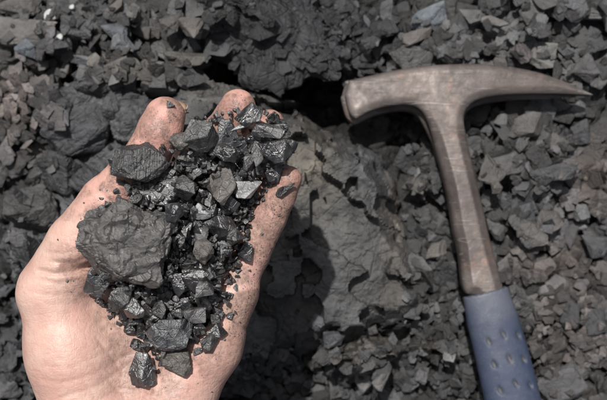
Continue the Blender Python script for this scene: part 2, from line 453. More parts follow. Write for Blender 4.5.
# ================================================================== GROUND
rnd0 = random.Random(8)
def gpx(poly): return [tuple(P(u, v, 0)[:2]) for u, v in poly]
def axis(a, b, h, far):
    mid = np.arange(a, b, h); o = []; d = h
    x = 0
    while x < far: d *= 1.28; x += d; o.append(x)
    o = np.array(o); return np.concatenate([a-o[::-1], mid, mid[-1]+o])
def base_z(x, y, u, v):
    """broken ground surface"""
    wx = x+.004*n2(x, y, .012, 5); wy = y+.004*n2(x, y, .012, 6)
    z = .005*n2(x, y, .09, 1)
    r, t, e = cells(wx, wy, .030, 11); z += .006*(r-.5)+.011*t-.004*(1-smooth(0, .10, e))
    r, t, e = cells(wx+.3, wy, .011, 12); z += .0035*(r-.5)+.006*t-.0025*(1-smooth(0, .13, e))
    z += .0012*n2(x, y, .004, 7, 2)
    def blob(cu, cv, ru, rv): return np.exp(-(((u-cu)/ru)**2+((v-cv)/rv)**2))
    z -= .048*np.clip(1.3*blob(280, 84, 62, 30)+1.2*blob(322, 88, 38, 36), 0, 1)*smooth(205, 245, u)      # dark hollow behind the boulder
    z -= .030*blob(590, 24, 30, 14)
    z -= .016*blob(415, 135, 35, 40)
    z -= .02*blob(20, 345, 60, 80)
    z += .016*blob(560, 60, 120, 60)
    z += .012*blob(30, 30, 70, 40)
    z -= .012*blob(330, 385, 100, 50)
    return z
ZC = [  # u, v, ru, rv, strength, colour : soil and stone colours by zone, plus painted shadow for the dark hollow
 (16, 100, 32, 55, .95, (.185, .155, .142)), (20, 30, 60, 30, .6, (.115, .112, .108)), (588, 180, 24, 32, .95, (.23, .18, .155)),
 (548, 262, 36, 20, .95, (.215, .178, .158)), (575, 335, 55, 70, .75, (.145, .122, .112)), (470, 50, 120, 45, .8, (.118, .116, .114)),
 (500, 160, 90, 70, .8, (.088, .085, .084)), (330, 40, 70, 70, .9, (.030, .032, .036)), (262, 60, 75, 48, 1.0, (.026, .027, .030)),  # last entry puts the shadow of the dark hollow into the colour
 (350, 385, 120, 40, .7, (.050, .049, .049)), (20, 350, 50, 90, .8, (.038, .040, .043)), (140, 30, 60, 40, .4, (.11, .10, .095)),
 (120, 70, 60, 8, .7, (.15, .135, .115)), (430, 160, 30, 60, .5, (.06, .058, .056)),
]
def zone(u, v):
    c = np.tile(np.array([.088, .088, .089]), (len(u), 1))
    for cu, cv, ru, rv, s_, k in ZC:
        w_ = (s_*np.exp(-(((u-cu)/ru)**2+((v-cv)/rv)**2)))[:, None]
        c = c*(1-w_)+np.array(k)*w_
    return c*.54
def grid_mesh(xs, ys, fz):
    X, Y = np.meshgrid(xs, ys, indexing='ij'); x, y = X.ravel(), Y.ravel()
    z = fz(x, y); n, m = len(xs), len(ys)
    i = np.arange(n*m).reshape(n, m)
    F = np.stack([i[:-1, :-1].ravel(), i[1:, :-1].ravel(), i[1:, 1:].ravel(), i[:-1, 1:].ravel()], 1)
    return np.stack([x, y, z], 1), F
gx = axis(-.26, .26, .0011, 60); gy = axis(-.18, .19, .0011, 60)
def gz(x, y):
    u, v = proj(x, y, np.zeros_like(x)); ex = np.maximum(np.abs(x)-.255, 0)+np.maximum(np.abs(y-.005)-.178, 0); w_ = 1-smooth(0, .03, ex)
    return w_*base_z(x, y, np.clip(u, -500, 1200), np.clip(v, -500, 1200))+(1-w_)*(.03*n2(x, y, .8, 3, 2)*smooth(.0, .6, ex)+.002)
V, F = grid_mesh(gx, gy, gz)
go = mesh_np('ground', V, F, M_GROUND, smooth_sh=True); tag(go, kind='structure')
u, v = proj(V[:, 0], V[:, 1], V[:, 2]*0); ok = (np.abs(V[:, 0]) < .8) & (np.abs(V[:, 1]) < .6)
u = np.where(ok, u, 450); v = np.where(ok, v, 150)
cc = zone(u, v)*.45*(.75+.5*cells(V[:, 0], V[:, 1], .011, 12)[0])[:, None]  # base colour lowered so the gaps between chips carry painted shade
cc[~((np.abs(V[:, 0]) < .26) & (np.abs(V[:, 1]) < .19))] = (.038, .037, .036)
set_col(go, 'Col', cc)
BG = Bed(-.30, .30, -.205, .245, .0012)
m = (np.abs(V[:, 0]) < .30) & (V[:, 1] > -.2) & (V[:, 1] < .245); BG.add(V[m])

def rock_mass(name, poly, top, edge, crack, seed, mat, colf, label, cat, tilt=(0, 0), cs=.034, amp=.008, bottom=-.05, grp=None, res=.0009, jag=.006, flake=.004, cr=None):
    """large rock: polygon in photo pixels on the ground, flaked and cracked top, steep broken sides"""
    pl = gpx(poly); a = np.array(pl); cx, cy = a.mean(0)
    pad = .02
    xs = np.arange(a[:, 0].min()-pad, a[:, 0].max()+pad, res); ys = np.arange(a[:, 1].min()-pad, a[:, 1].max()+pad, res)
    X, Y = np.meshgrid(xs, ys, indexing='ij'); x, y = X.ravel(), Y.ravel()
    d = poly_sd(x, y, pl)
    wx = x+.005*n2(x, y, .02, seed)+.0016*n2(x, y, .004, seed+20); wy = y+.005*n2(x, y, .02, seed+1)+.0016*n2(x, y, .004, seed+21)
    r, t, e = cells(wx, wy, cs, seed+2)
    r2, t2, e2 = cells(wx, wy, cs*.42, seed+3)
    r3, t3, e3 = cells(wx+.1, wy, cs*.16, seed+4)
    d = d+jag*(r2-.5)+.5*jag*(r3-.5)+.003*n2(x, y, .012, seed+6)
    z = top(x-cx, y-cy)+tilt[0]*(x-cx)+tilt[1]*(y-cy)
    wx2 = x+.0012*n2(x, y, .006, seed+22); wy2 = y+.0012*n2(x, y, .006, seed+23)
    z += amp*1.5*facets(wx2, wy2, cs, seed+40)+amp*.55*facets(wx2, wy2, cs*.40, seed+41)+amp*.22*facets(wx2+.05, wy2, cs*.16, seed+42)+amp*.08*facets(wx2, wy2, cs*.07, seed+43)
    q = (.8*x/.03+.45*y/.03)+1.6*(r-.5)+1.1*(r2-.5)+.35*n2(x, y, .02, seed+30, 2); f = np.floor(q)     # bedding steps with angular broken edges
    z += flake*.6*(smooth(.90, .99, q-f)+f-q)
    z -= crack*(1-smooth(0, .028, e))*smooth(.0, .25, n2(x, y, .045, seed+33))+crack*.25*(1-smooth(0, .05, e2))*smooth(.1, .3, n2(x, y, .03, seed+34))
    z += .0008*n2(x, y, .008, seed+7)+.0005*n2(x, y, .0025, seed+8, 2)
    s_ = np.clip(d/edge, 0, 1); s_ = s_**.55
    terr = np.floor(s_*4+.4*n2(x, y, .02, seed+9))/4; s_ = .6*s_+.4*np.clip(terr, 0, 1)
    z = np.where(d > 0, bottom+(z-bottom)*s_, bottom)
    V = np.stack([x, y, z], 1); n_, m_ = X.shape
    i = np.arange(n_*m_).reshape(n_, m_)
    F = np.stack([i[:-1, :-1].ravel(), i[1:, :-1].ravel(), i[1:, 1:].ravel(), i[:-1, 1:].ravel()], 1)
    keep = (d[F] > -res*1.5).all(1); F = F[keep]
    us = np.unique(F); mp = np.full(len(V), -1); mp[us] = np.arange(len(us))
    o = mesh_np(name, V[us], mp[F], mat, smooth_sh=False, origin=(cx, cy, 0)); BG.add(V[us])
    uu, vv = proj(V[us, 0], V[us, 1], V[us, 2])
    set_col(o, 'Col', colf(uu, vv)*(.8+.4*r2[us])[:, None])
    tag(o, label, cat, grp); return o
def block(name, u, v, z, dims, rot, seed, c, label, cat='rock', planes=12, level=5, steps=.5, rough=.05, chips=.07):
    Vb, Fb = shard(seed, dims, level, planes+5, .20, 1.7, chips*1.6, .02)
    Vb = Vb@rotm(*[R(a) for a in rot]).T+P(u, v, z)
    o = mesh_np(name, Vb, Fb, M_BOULD, origin=Vb.mean(0)); set_col(o, 'Col', np.tile(np.array(c), (len(Vb), 1))*(.85+.3*vnoise(Vb*90, 3))[:, None])
    tag(o, label, cat); BG.add(Vb); return o
def flatc(c): return lambda u, v: np.tile(np.array(c), (len(u), 1))
def bould_c(u, v):
    c = np.tile(np.array([.048, .049, .050]), (len(u), 1))
    for cu, cv, ru, rv, s_, k in [(312, 165, 36, 50, .9, (.125, .11, .085)), (365, 165, 35, 30, .8, (.10, .105, .112)), (398, 215, 12, 55, .85, (.19, .17, .145)),
                                  (240, 85, 60, 14, .7, (.16, .148, .13)), (425, 296, 40, 14, .7, (.15, .13, .11)), (365, 250, 40, 45, .5, (.066, .062, .058)), (300, 270, 50, 70, .35, (.07, .072, .075))]:
        w_ = (s_*np.exp(-(((u-cu)/ru)**2+((v-cv)/rv)**2)))[:, None]*(.65+.35*n2(u, v, 9, 4))[:, None]
        c = c*(1-w_)+np.array(k)*w_
    return c
rock_mass('boulder', [(150, 88), (190, 74), (235, 76), (300, 100), (345, 126), (384, 148), (404, 178), (412, 215), (432, 262), (458, 304), (440, 334), (400, 350), (358, 352),
           (310, 372), (250, 395), (150, 400), (100, 330), (140, 200)],
          lambda x, y: .048-1.7*(x*x*.5+y*y*.5), .024, .0016, 40, M_BOULD, bould_c,
          'broad grey boulder with a cracked dusty top lying between the hand and the hammer', 'boulder', tilt=(.05, .16), cs=.070, amp=.0080, flake=.0010)
rock_mass('shale_ledge', [(300, 330), (345, 312), (400, 325), (458, 298), (470, 330), (455, 365), (400, 372), (350, 385), (305, 372)],
          lambda x, y: .030, .014, .0012, 60, M_BOULD, flatc((.062, .058, .054)),
          'low dark shale ledge just below the front lip of the grey boulder', 'rock', cs=.036, amp=.008)
rock_mass('rock_outcrop', [(48, 80), (85, 66), (128, 76), (190, 80), (235, 98), (225, 190), (150, 240), (60, 285), (12, 300), (-10, 250), (15, 190), (42, 150), (38, 105)],
          lambda x, y: .029-.6*(x*x+y*y), .018, .002, 80, M_BOULD, flatc((.060, .062, .066)),
          'large dark blue-grey rock outcrop with wide cracks left of the thumb', 'rock', tilt=(.03, .12), cs=.042, amp=.011, flake=.0015)
for k_, (u_, v_, a_, b_, sp_, c_, lb_) in enumerate([
  (104, 88, 54, 40, 30, (.062, .063, .066), 'dark angular block at the crest of the outcrop, beside a black crack'),
  (82, 132, 66, 46, -25, (.052, .055, .060), 'big smooth dark face in the middle of the outcrop'),
  (128, 112, 46, 44, 10, (.066, .068, .072), 'dark block of the outcrop nearest the thumb tip'),
  (62, 172, 52, 40, 20, (.058, .060, .064), 'dark block on the lower left of the outcrop'),
  (88, 182, 44, 30, 35, (.050, .053, .058), 'dark block of the outcrop touching the left edge of the thumb'),
  (30, 208, 52, 46, -10, (.075, .074, .073), 'grey cracked block at the left edge, level with the base of the thumb'),
  (60, 108, 32, 34, 60, (.060, .061, .064), 'small dark block between the brown gravel and the outcrop'),
  (158, 88, 44, 22, -8, (.085, .082, .080), 'brown-grey block just above the thumb tip'),
  (34, 254, 40, 34, 30, (.048, .050, .054), 'dark block by the left edge, just above the wide base of the thumb'),
  (206, 100, 40, 30, 10, (.095, .092, .088), 'grey block seen between the thumb tip and the index finger')]):
    q_ = pxm(.02)
    block('outcrop_block', u_, v_, .024+.10*(180-v_)*.0006, (a_*q_*1.12, b_*q_*1.12, .034), (rnd0.uniform(-14, 14), rnd0.uniform(-14, 14), -sp_), 300+k_, tuple(q*.8 for q in c_), lb_, planes=9, level=5, steps=.25, rough=.035, chips=.05)
block('overhanging_rock', 262, 22, .020, (.105, .070, .062), (26, 12, -18), 41, (.024, .025, .028), 'black rock jutting over the dark hollow at the top of the photo', planes=7, steps=.6, chips=.12)
block('ridged_rock', 228, -6, .034, (.085, .035, .04), (10, 0, -8), 37, (.10, .105, .11), 'rough pale-edged rock along the top edge above the black jutting rock', planes=12)
block('crumbly_rock', 338, 28, -.012, (.075, .085, .05), (0, 14, 10), 33, (.020, .021, .024), 'black crumbly rock mass between the dark hollow and the grey slope', planes=16, rough=.12, chips=.2)
block('flat_slab', 582, 2, .022, (.095, .026, .02), (-8, 0, -4), 35, (.075, .075, .077), 'dark slab at the top right corner above a black gap', planes=8)
block('tilted_rock', 545, 8, .014, (.040, .034, .028), (12, 10, 20), 36, (.068, .068, .072), 'dark angular rock at the top edge left of the corner slab', planes=8, level=5)

# ---- hammer outline reserved before the rubble is laid
ZH = .030
HEADO = [(348.6, 81.6), (350, 81), (372, 76), (398, 70.5), (444, 65.5), (490, 65.5), (535, 72), (572, 84), (597, 95.2), (596.5, 97), (558, 94.5), (512, 95), (483, 99), (469, 106), (463, 118)]
SHR = [(467, 141), (478, 187), (484, 212), (490, 240), (502, 284)]
SHL = [(464, 290), (458, 250), (453, 228), (446, 187), (437, 155), (429, 128)]
HEADL = [(420, 111), (404, 105.5), (376, 110), (358, 118.6), (355.4, 119.6), (354.6, 119), (349, 113), (344.6, 97), (344.8, 95)]
HULL = HEADO+SHR+[(541, 400), (556, 460), (500, 460), (486, 400)]+SHL+HEADL
hammer_poly = [tuple(P(a, b, ZH)[:2]) for a, b in HULL]
def under_hammer(x, y, pad): return poly_sd(np.array([x]), np.array([y]), hammer_poly)[0] > -pad

# ---- rubble : the largest fragments are objects, the small rest is one mass
rnd = random.Random(4)
GV, GF, GC = [], [], []; goff = 0
protos = [shard(500+i, (1, 1, 1), 2, rnd.choice([8, 9, 11, 13]), .08, 1.6, .04, .01) for i in range(40)]
def hull(seed):
    rg = np.random.RandomState(seed); bm = bmesh.new()
    p = rg.uniform(-1, 1, (13, 3)); p /= (np.abs(p)**3).sum(1)[:, None]**(1/3)*rg.uniform(.9, 1.15, (13, 1))
    for q in p: bm.verts.new(q*.5)
    res = bmesh.ops.convex_hull(bm, input=bm.verts); bmesh.ops.delete(bm, geom=[g for g in res['geom_interior'] if isinstance(g, bmesh.types.BMVert)], context='VERTS')
    bm.verts.index_update(); V = np.array([v.co[:] for v in bm.verts]); F = np.array([[v.index for v in f.verts] for f in bm.faces]); bm.free()
    return V, F
protos1 = [hull(600+i) for i in range(24)]
frag_n = 0
def lab_place(u, v):
    col_ = 'left edge' if u < 60 else 'left of the thumb' if u < 190 else 'behind the fingers' if u < 300 and v < 200 else 'middle' if u < 420 else 'right'
    return col_
def stone(V, F, c, name, label, cat, grp, mat=None):
    o_ = V.mean(0)
    o = mesh_np(name, V, F, mat or M_RUB, origin=o_); set_col(o, 'Col', np.tile(np.array(c), (len(V), 1))); tag(o, label, cat, grp); return o
# distinctive stones: u, v, width px, depth px, thickness px, spin, colour, name, label, category
KEYS = [
 (22, 33, 70, 30, 12, 12, (.15, .145, .14), 'stone_slab', 'wide pale grey slab in the top left corner below the white pebble', 'rock'),
 (18, 8, 42, 20, 12, -8, (.12, .115, .11), 'stone_slab', 'grey slab at the very top left corner of the photo', 'rock'),
 (28, 49, 22, 16, 10, 30, (.13, .15, .17), 'stone', 'bluish stone under the wide pale slab, near the left edge', 'rock'),
 (56, 47, 34, 16, 12, -10, (.06, .062, .068), 'stone', 'dark grey stone right of the bluish one, at the top left', 'rock'),
 (76, 28, 36, 24, 14, 25, (.085, .086, .09), 'stone', 'grey wedge stone just right of the two white pebbles', 'rock'),
 (112, 9, 26, 13, 9, -22, (.15, .135, .125), 'stone', 'light brown-grey stone at the top, left of centre', 'rock'),
 (116, 32, 32, 18, 12, 30, (.12, .13, .145), 'stone', 'pale bluish stone above the outcrop, left of the jutting black rock', 'rock'),
 (128, 47, 22, 18, 14, 10, (.19, .2, .21), 'stone', 'light silvery stone resting above the rock outcrop', 'rock'),
 (85, 61, 22, 9, 8, 8, (.17, .18, .19), 'stone', 'thin pale stone on the upper rim of the outcrop', 'rock'),
 (170, 22, 20, 22, 12, 5, (.10, .096, .09), 'stone', 'brown-grey stone left of the jutting black rock', 'rock'),
 (193, 28, 26, 24, 12, -15, (.13, .12, .11), 'stone', 'tan-grey chunk leaning on the jutting black rock', 'rock'),
 (160, 52, 34, 10, 9, 28, (.13, .132, .135), 'stone', 'long thin grey stone pointing up above the thumb tip', 'rock'),
 (188, 58, 44, 16, 10, -5, (.12, .115, .105), 'stone_slab', 'flat grey slab at the foot of the jutting black rock', 'rock'),
 (430, 18, 38, 22, 14, -30, (.17, .195, .22), 'stone_slab', 'bluish slab with a dark front edge above the hammer head', 'rock'),
 (412, 59, 46, 26, 16, 4, (.115, .113, .115), 'stone', 'blunt grey stone rising directly behind the hammer head', 'rock'),
 (418, 36, 34, 13, 10, -20, (.16, .145, .135), 'stone', 'brown-grey stone between the bluish slab and the hammer', 'rock'),
 (472, 18, 28, 16, 9, 10, (.12, .118, .118), 'stone', 'rounded flat grey stone left of the top right slab', 'rock'),
 (494, 22, 28, 12, 8, 5, (.16, .155, .15), 'stone', 'pale flat stone beside the rounded flat one at the top', 'rock'),
 (538, 30, 20, 22, 12, 40, (.075, .077, .083), 'stone', 'dark angular stone under the corner of the top right slab', 'rock'),
 (542, 55, 26, 26, 10, 12, (.17, .168, .16), 'stone', 'pale stone just above the pick of the hammer', 'rock'),
 (522, 55, 22, 20, 10, -12, (.11, .10, .10), 'stone', 'brown-grey stone touching the pale one above the pick', 'rock'),
 (586, 70, 26, 24, 10, 50, (.10, .098, .1), 'stone', 'grey stone at the right edge beyond the tip of the pick', 'rock'),
 (525, 126, 36, 24, 12, -10, (.125, .118, .113), 'stone', 'brown-grey stone under the middle of the pick', 'rock'),
 (556, 146, 22, 22, 12, 20, (.12, .115, .11), 'stone', 'pitted grey stone below the end of the pick', 'rock'),
 (583, 133, 24, 24, 12, 60, (.065, .067, .073), 'stone', 'dark blue-grey stone above the pinkish soil', 'rock'),
 (512, 165, 34, 22, 10, -15, (.10, .098, .096), 'stone', 'grey stone between the hammer shaft and the wide dark slab', 'rock'),
 (554, 174, 46, 17, 10, -14, (.075, .076, .08), 'stone_slab', 'wide dark slab left of the pinkish soil', 'rock'),
 (484, 175, 28, 30, 10, 10, (.10, .096, .09), 'stone', 'rough grey stone touching the right side of the steel shaft', 'rock'),
 (532, 232, 30, 32, 12, -20, (.125, .118, .112), 'stone', 'tan-grey angular stone above the brown soil patch', 'rock'),
 (550, 222, 26, 24, 10, 15, (.115, .108, .105), 'stone', 'grey stone leaning on the tan-grey angular one', 'rock'),
 (581, 213, 16, 17, 12, 0, (.16, .165, .17), 'stone', 'small pale square stone near the right edge', 'rock'),
 (594, 245, 30, 26, 12, 20, (.075, .077, .083), 'stone', 'dark stone at the right edge beside the brown soil', 'rock'),
 (572, 318, 30, 26, 14, 40, (.045, .047, .05), 'stone', 'black pointed stone right of the blue grip', 'rock'),
 (598, 322, 26, 30, 14, 10, (.06, .062, .066), 'stone', 'dark stone at the right edge, level with the grip dimples', 'rock'),
 (560, 385, 48, 34, 12, -20, (.095, .095, .1), 'stone_slab', 'flat grey slab beside the lower grip at the bottom edge', 'rock'),
 (522, 308, 24, 18, 10, 10, (.10, .098, .095), 'stone', 'grey stone against the upper right of the blue grip', 'rock'),
 (490, 190, 10, 12, 8, 0, (.13, .12, .11), 'stone', 'small tan stone beside the steel shaft', 'rock'),
 (416, 185, 22, 20, 12, 30, (.10, .095, .088), 'stone', 'brown-grey stone in the shade left of the shaft', 'rock'),
 (436, 250, 26, 16, 8, -25, (.16, .148, .135), 'stone', 'pale tan stone at the right rim of the boulder', 'rock'),
 (362, 382, 20, 22, 10, 30, (.17, .165, .16), 'stone', 'pale leaning chip under the ledge, left of the twin chip', 'rock'),
 (382, 380, 14, 20, 8, 50, (.165, .16, .158), 'stone', 'pale chip right of the leaning one at the bottom', 'rock'),
 (447, 355, 12, 10, 6, 15, (.25, .25, .25), 'stone', 'bright chip near the left side of the blue grip', 'rock'),
 (424, 377, 20, 16, 8, 0, (.13, .13, .135), 'stone', 'grey chip at the bottom between the ledge and the grip', 'rock'),
 (318, 323, 16, 14, 8, 30, (.115, .12, .13), 'stone', 'rounded grey stone lying in the shadow of the hand', 'rock'),
 (334, 340, 20, 16, 8, 0, (.10, .105, .115), 'stone', 'second grey stone in the shadow, below the rounded one', 'rock'),
 (8, 388, 22, 20, 12, 0, (.11, .11, .115), 'stone', 'grey stone in the bottom left corner', 'rock'),
 (10, 362, 16, 20, 12, 20, (.07, .072, .076), 'stone', 'dark stone above the bottom left corner', 'rock'),
]
def place_ground(V, u, v, q=.75, limit=True):
    z = 0
    for _ in range(3):
        p = P(u, v, z)[:2]; r = BG.rest(V, p, q)
        if r is None: return None
        z = r
    W = V+np.array([p[0], p[1], z])
    return W
def lay_keys():
    for i, (u, v, a, b, t, spin, c, nm, lb, ct) in enumerate(KEYS):
        sc = pxm(.01)
        Vv, Ff = shard(900+i, (a*sc, b*sc*1.03, t*sc*1.3), 4, 12, .10, 1.6, .05)
        Vv = Vv@rotm(rnd.uniform(-.2, .2), rnd.uniform(-.2, .2), R(-spin)).T
        W = place_ground(Vv, u, v, .8)
        if W is None: continue
        LANDG.append((u, v, lb.split(' in the ')[0].split(' at the ')[0].split(' under ')[0].split(' just ')[0].split(' beside ')[0].split(' left of ')[0].split(' right of ')[0].split(' above ')[0].split(' leaning ')[0].split(' touching ')[0].split(' rising ')[0].split(' resting ')[0].split(' lying ')[0].split(' between ')[0].split(' near ')[0].split(' pointing ')[0].split(' against ')[0].split(' on the ')[0])) if i not in (25, 41) else None
        if under_hammer(W[:, 0].mean(), W[:, 1].mean(), .004): W[:, 2] -= max(0, W[:, 2].max()-(ZH-.012))
        BG.add(W); mark(W); stone(W, Ff, tuple(q*.8 for q in c), nm, lb, ct, None)
    for (u, v, d_) in [(50, 15, 12), (60, 37, 6), (72, 7, 5)]:
        sc = pxm(.01); Vv, Ff = rock(int(u), (d_*sc, d_*sc, d_*sc*.8), 3, 20, .03, 0, .02)
        W = place_ground(Vv, u, v, .7)
        if W is not None:
            BG.add(W); stone(W, Ff, (.55, .56, .55), 'pebble', {50: 'largest white pebble at the top left', 60: 'small white pebble below the largest one', 72: 'tiny white pebble near the top edge'}[u], 'pebble', 'white pebbles', M_WHITE)
FZ = [  # zones where loose chips lie: u, v, ru, rv, weight, min px, max px
 (500, 45, 130, 50, 7, 6, 34), (520, 190, 100, 90, 10, 6, 38), (560, 340, 70, 70, 8, 5, 24), (345, 40, 50, 50, 2, 4, 16), (20, 105, 45, 60, 3, 7, 30),
 (90, 20, 110, 30, 6, 6, 36), (380, 385, 110, 28, 5, 4, 22), (15, 350, 40, 60, 3, 6, 26), (440, 330, 40, 60, 3, 4, 16), (430, 170, 25, 80, 4, 6, 24),
 (130, 62, 95, 18, 3, 8, 30), (250, 380, 60, 30, 2, 5, 16), (303, 200, 330, 230, 3, 3, 12),
]
wts = [z[4] for z in FZ]
frags = []
for i in range(6600):
    z = rnd.choices(FZ, wts)[0]
    u = rnd.gauss(z[0], z[2]*.55); v = rnd.gauss(z[1], z[3]*.55)
    if not (-40 < u < 650 and -40 < v < 445): continue
    if 150 < u < 300 and 120 < v < 340: continue
    if 300 < u < 405 and 110 < v < 310 and (rnd.random() < .96 or v < 300): continue
    if 240 < u < 400 and 300 < v < 345 and rnd.random() < .8: continue
    if 200 < u < 300 and 66 < v < 110: continue
    if 60 < u < 160 and 80 < v < 260 and rnd.random() < .8: continue
    t = rnd.random()**2.0; frags.append((z[5]+(z[6]-z[5])*t, u, v))
frags.sort(key=lambda f: -f[0]); BIG = np.zeros(BG.Z.shape, bool)
def mark(W):
    i = ((W[:, 0]-BG.x0)/BG.h).astype(int).clip(0, BG.nx-1); j = ((W[:, 1]-BG.y0)/BG.h).astype(int).clip(0, BG.ny-1); BIG[i, j] = True
GRP = 'loose shale fragments around the hammer and the hand'
indiv = 0
keys_done = False
for i, (sz, u, v) in enumerate(frags):
    if sz < 13 and not keys_done: lay_keys(); keys_done = True
    sc = pxm(.01)*sz; el = rnd.uniform(.6, 1.0); fl = rnd.uniform(.12, .34)
    big = sz > 8
    p_ = P(u, v, .01); hit = BIG[int(min(max((p_[0]-BG.x0)/BG.h, 0), BG.nx-1)), int(min(max((p_[1]-BG.y0)/BG.h, 0), BG.ny-1))]
    if hit and rnd.random() < (.93 if sz < 11 else .5): continue
    Vv, Ff = (rnd.choice(protos) if big else rnd.choice(protos1)) if indiv >= 240 else shard(2000+i, (1, 1, 1), 3, rnd.choice([8, 9, 11, 13]), .08, 1.6, .04)
    Vv = (Vv*np.array([sc, sc*el, sc*fl]))@rotm(0, 0, rnd.uniform(0, 6.3)).T@rotm(rnd.gauss(.12, .30), rnd.gauss(-.08, .30), 0).T
    W = place_ground(Vv, u, v, .62 if big else .75)
    if W is None: continue
    if under_hammer(W[:, 0].mean(), W[:, 1].mean(), sz*.0003) and W[:, 2].max() > ZH-.012: continue
    BG.add(W)
    if sz > 11: mark(W)
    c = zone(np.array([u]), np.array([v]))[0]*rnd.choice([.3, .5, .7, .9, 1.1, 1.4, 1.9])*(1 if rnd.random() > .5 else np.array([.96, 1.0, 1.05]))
    if rnd.random() < .035: c = c*1.2+np.array([.03, .034, .038])
    if rnd.random() < .004 and sz < 6: c = np.array([.34, .34, .33])  # a few tiny chips whitened as painted glints
    inframe = 0 < u < 607 and 0 < v < 400 and not (60 < u < 240 and 120 < v < 400) and not (under_hammer(W[:, 0].mean(), W[:, 1].mean(), 0))
    if indiv < 240 and inframe:
        tone = c.mean(); tn = 'black' if tone < .045 else 'dark grey' if tone < .085 else 'grey' if tone < .13 else 'pale grey-brown'
        szn = 'large' if sz > 15 else 'medium' if sz > 11 else 'small'
        o = stone(W, Ff, c, 'shale_fragment', 'x', 'stone', GRP)
        todo.append((o, u, v, f'{szn} {tn}', W))
        indiv += 1
    else:
        GV.append(W); GF.append(Ff+goff); goff += len(W); GC.append(np.tile(c, (len(W), 1)))
for i in range(3200):                                  # chips beyond the frame, thinning out
    r_ = rnd.uniform(0, 1)**1.5; a_ = rnd.uniform(0, 6.283)
    x_ = (.27+.55*r_)*math.cos(a_)*1.15; y_ = (.20+.55*r_)*math.sin(a_)
    if abs(x_) < .268 and -.18 < y_ < .185: continue
    Vv, Ff = rnd.choice(protos1); sz = rnd.uniform(.004, .014)
    W = (Vv*np.array([sz*2, sz*rnd.uniform(1.1, 1.9), sz*.7]))@rotm(rnd.gauss(0, .3), rnd.gauss(0, .3), rnd.uniform(0, 6)).T
    W = W+np.array([x_, y_, float(gz(np.array([x_]), np.array([y_]))[0])+sz*.2])
    GV.append(W); GF.append(Ff+goff); goff += len(W); GC.append(np.tile(np.array([.06, .06, .06])*rnd.choice([.5, .8, 1, 1.4]), (len(W), 1)))
go2 = mesh_np('coal_rubble', np.concatenate(GV), np.concatenate(GF), M_RUB); set_col(go2, 'Col', np.concatenate(GC))
LANDG += [(400, 200, 'right rim of the boulder'), (380, 350, 'shale ledge'), (330, 50, 'black crumbly rock'), (350, 100, 'square end of the hammer head'), (590, 95, 'tip of the pick'), (585, 180, 'pinkish soil'), (550, 265, 'brown soil patch'), (475, 345, 'blue grip'), (20, 105, 'brown gravel patch'), (5, 320, 'wrist')]
label_all(todo, LANDG, 'shale fragment'); todo = []
tag(go2, 'fine dark shale chips and coal crumbs strewn over the ground', 'rubble', kind='stuff')

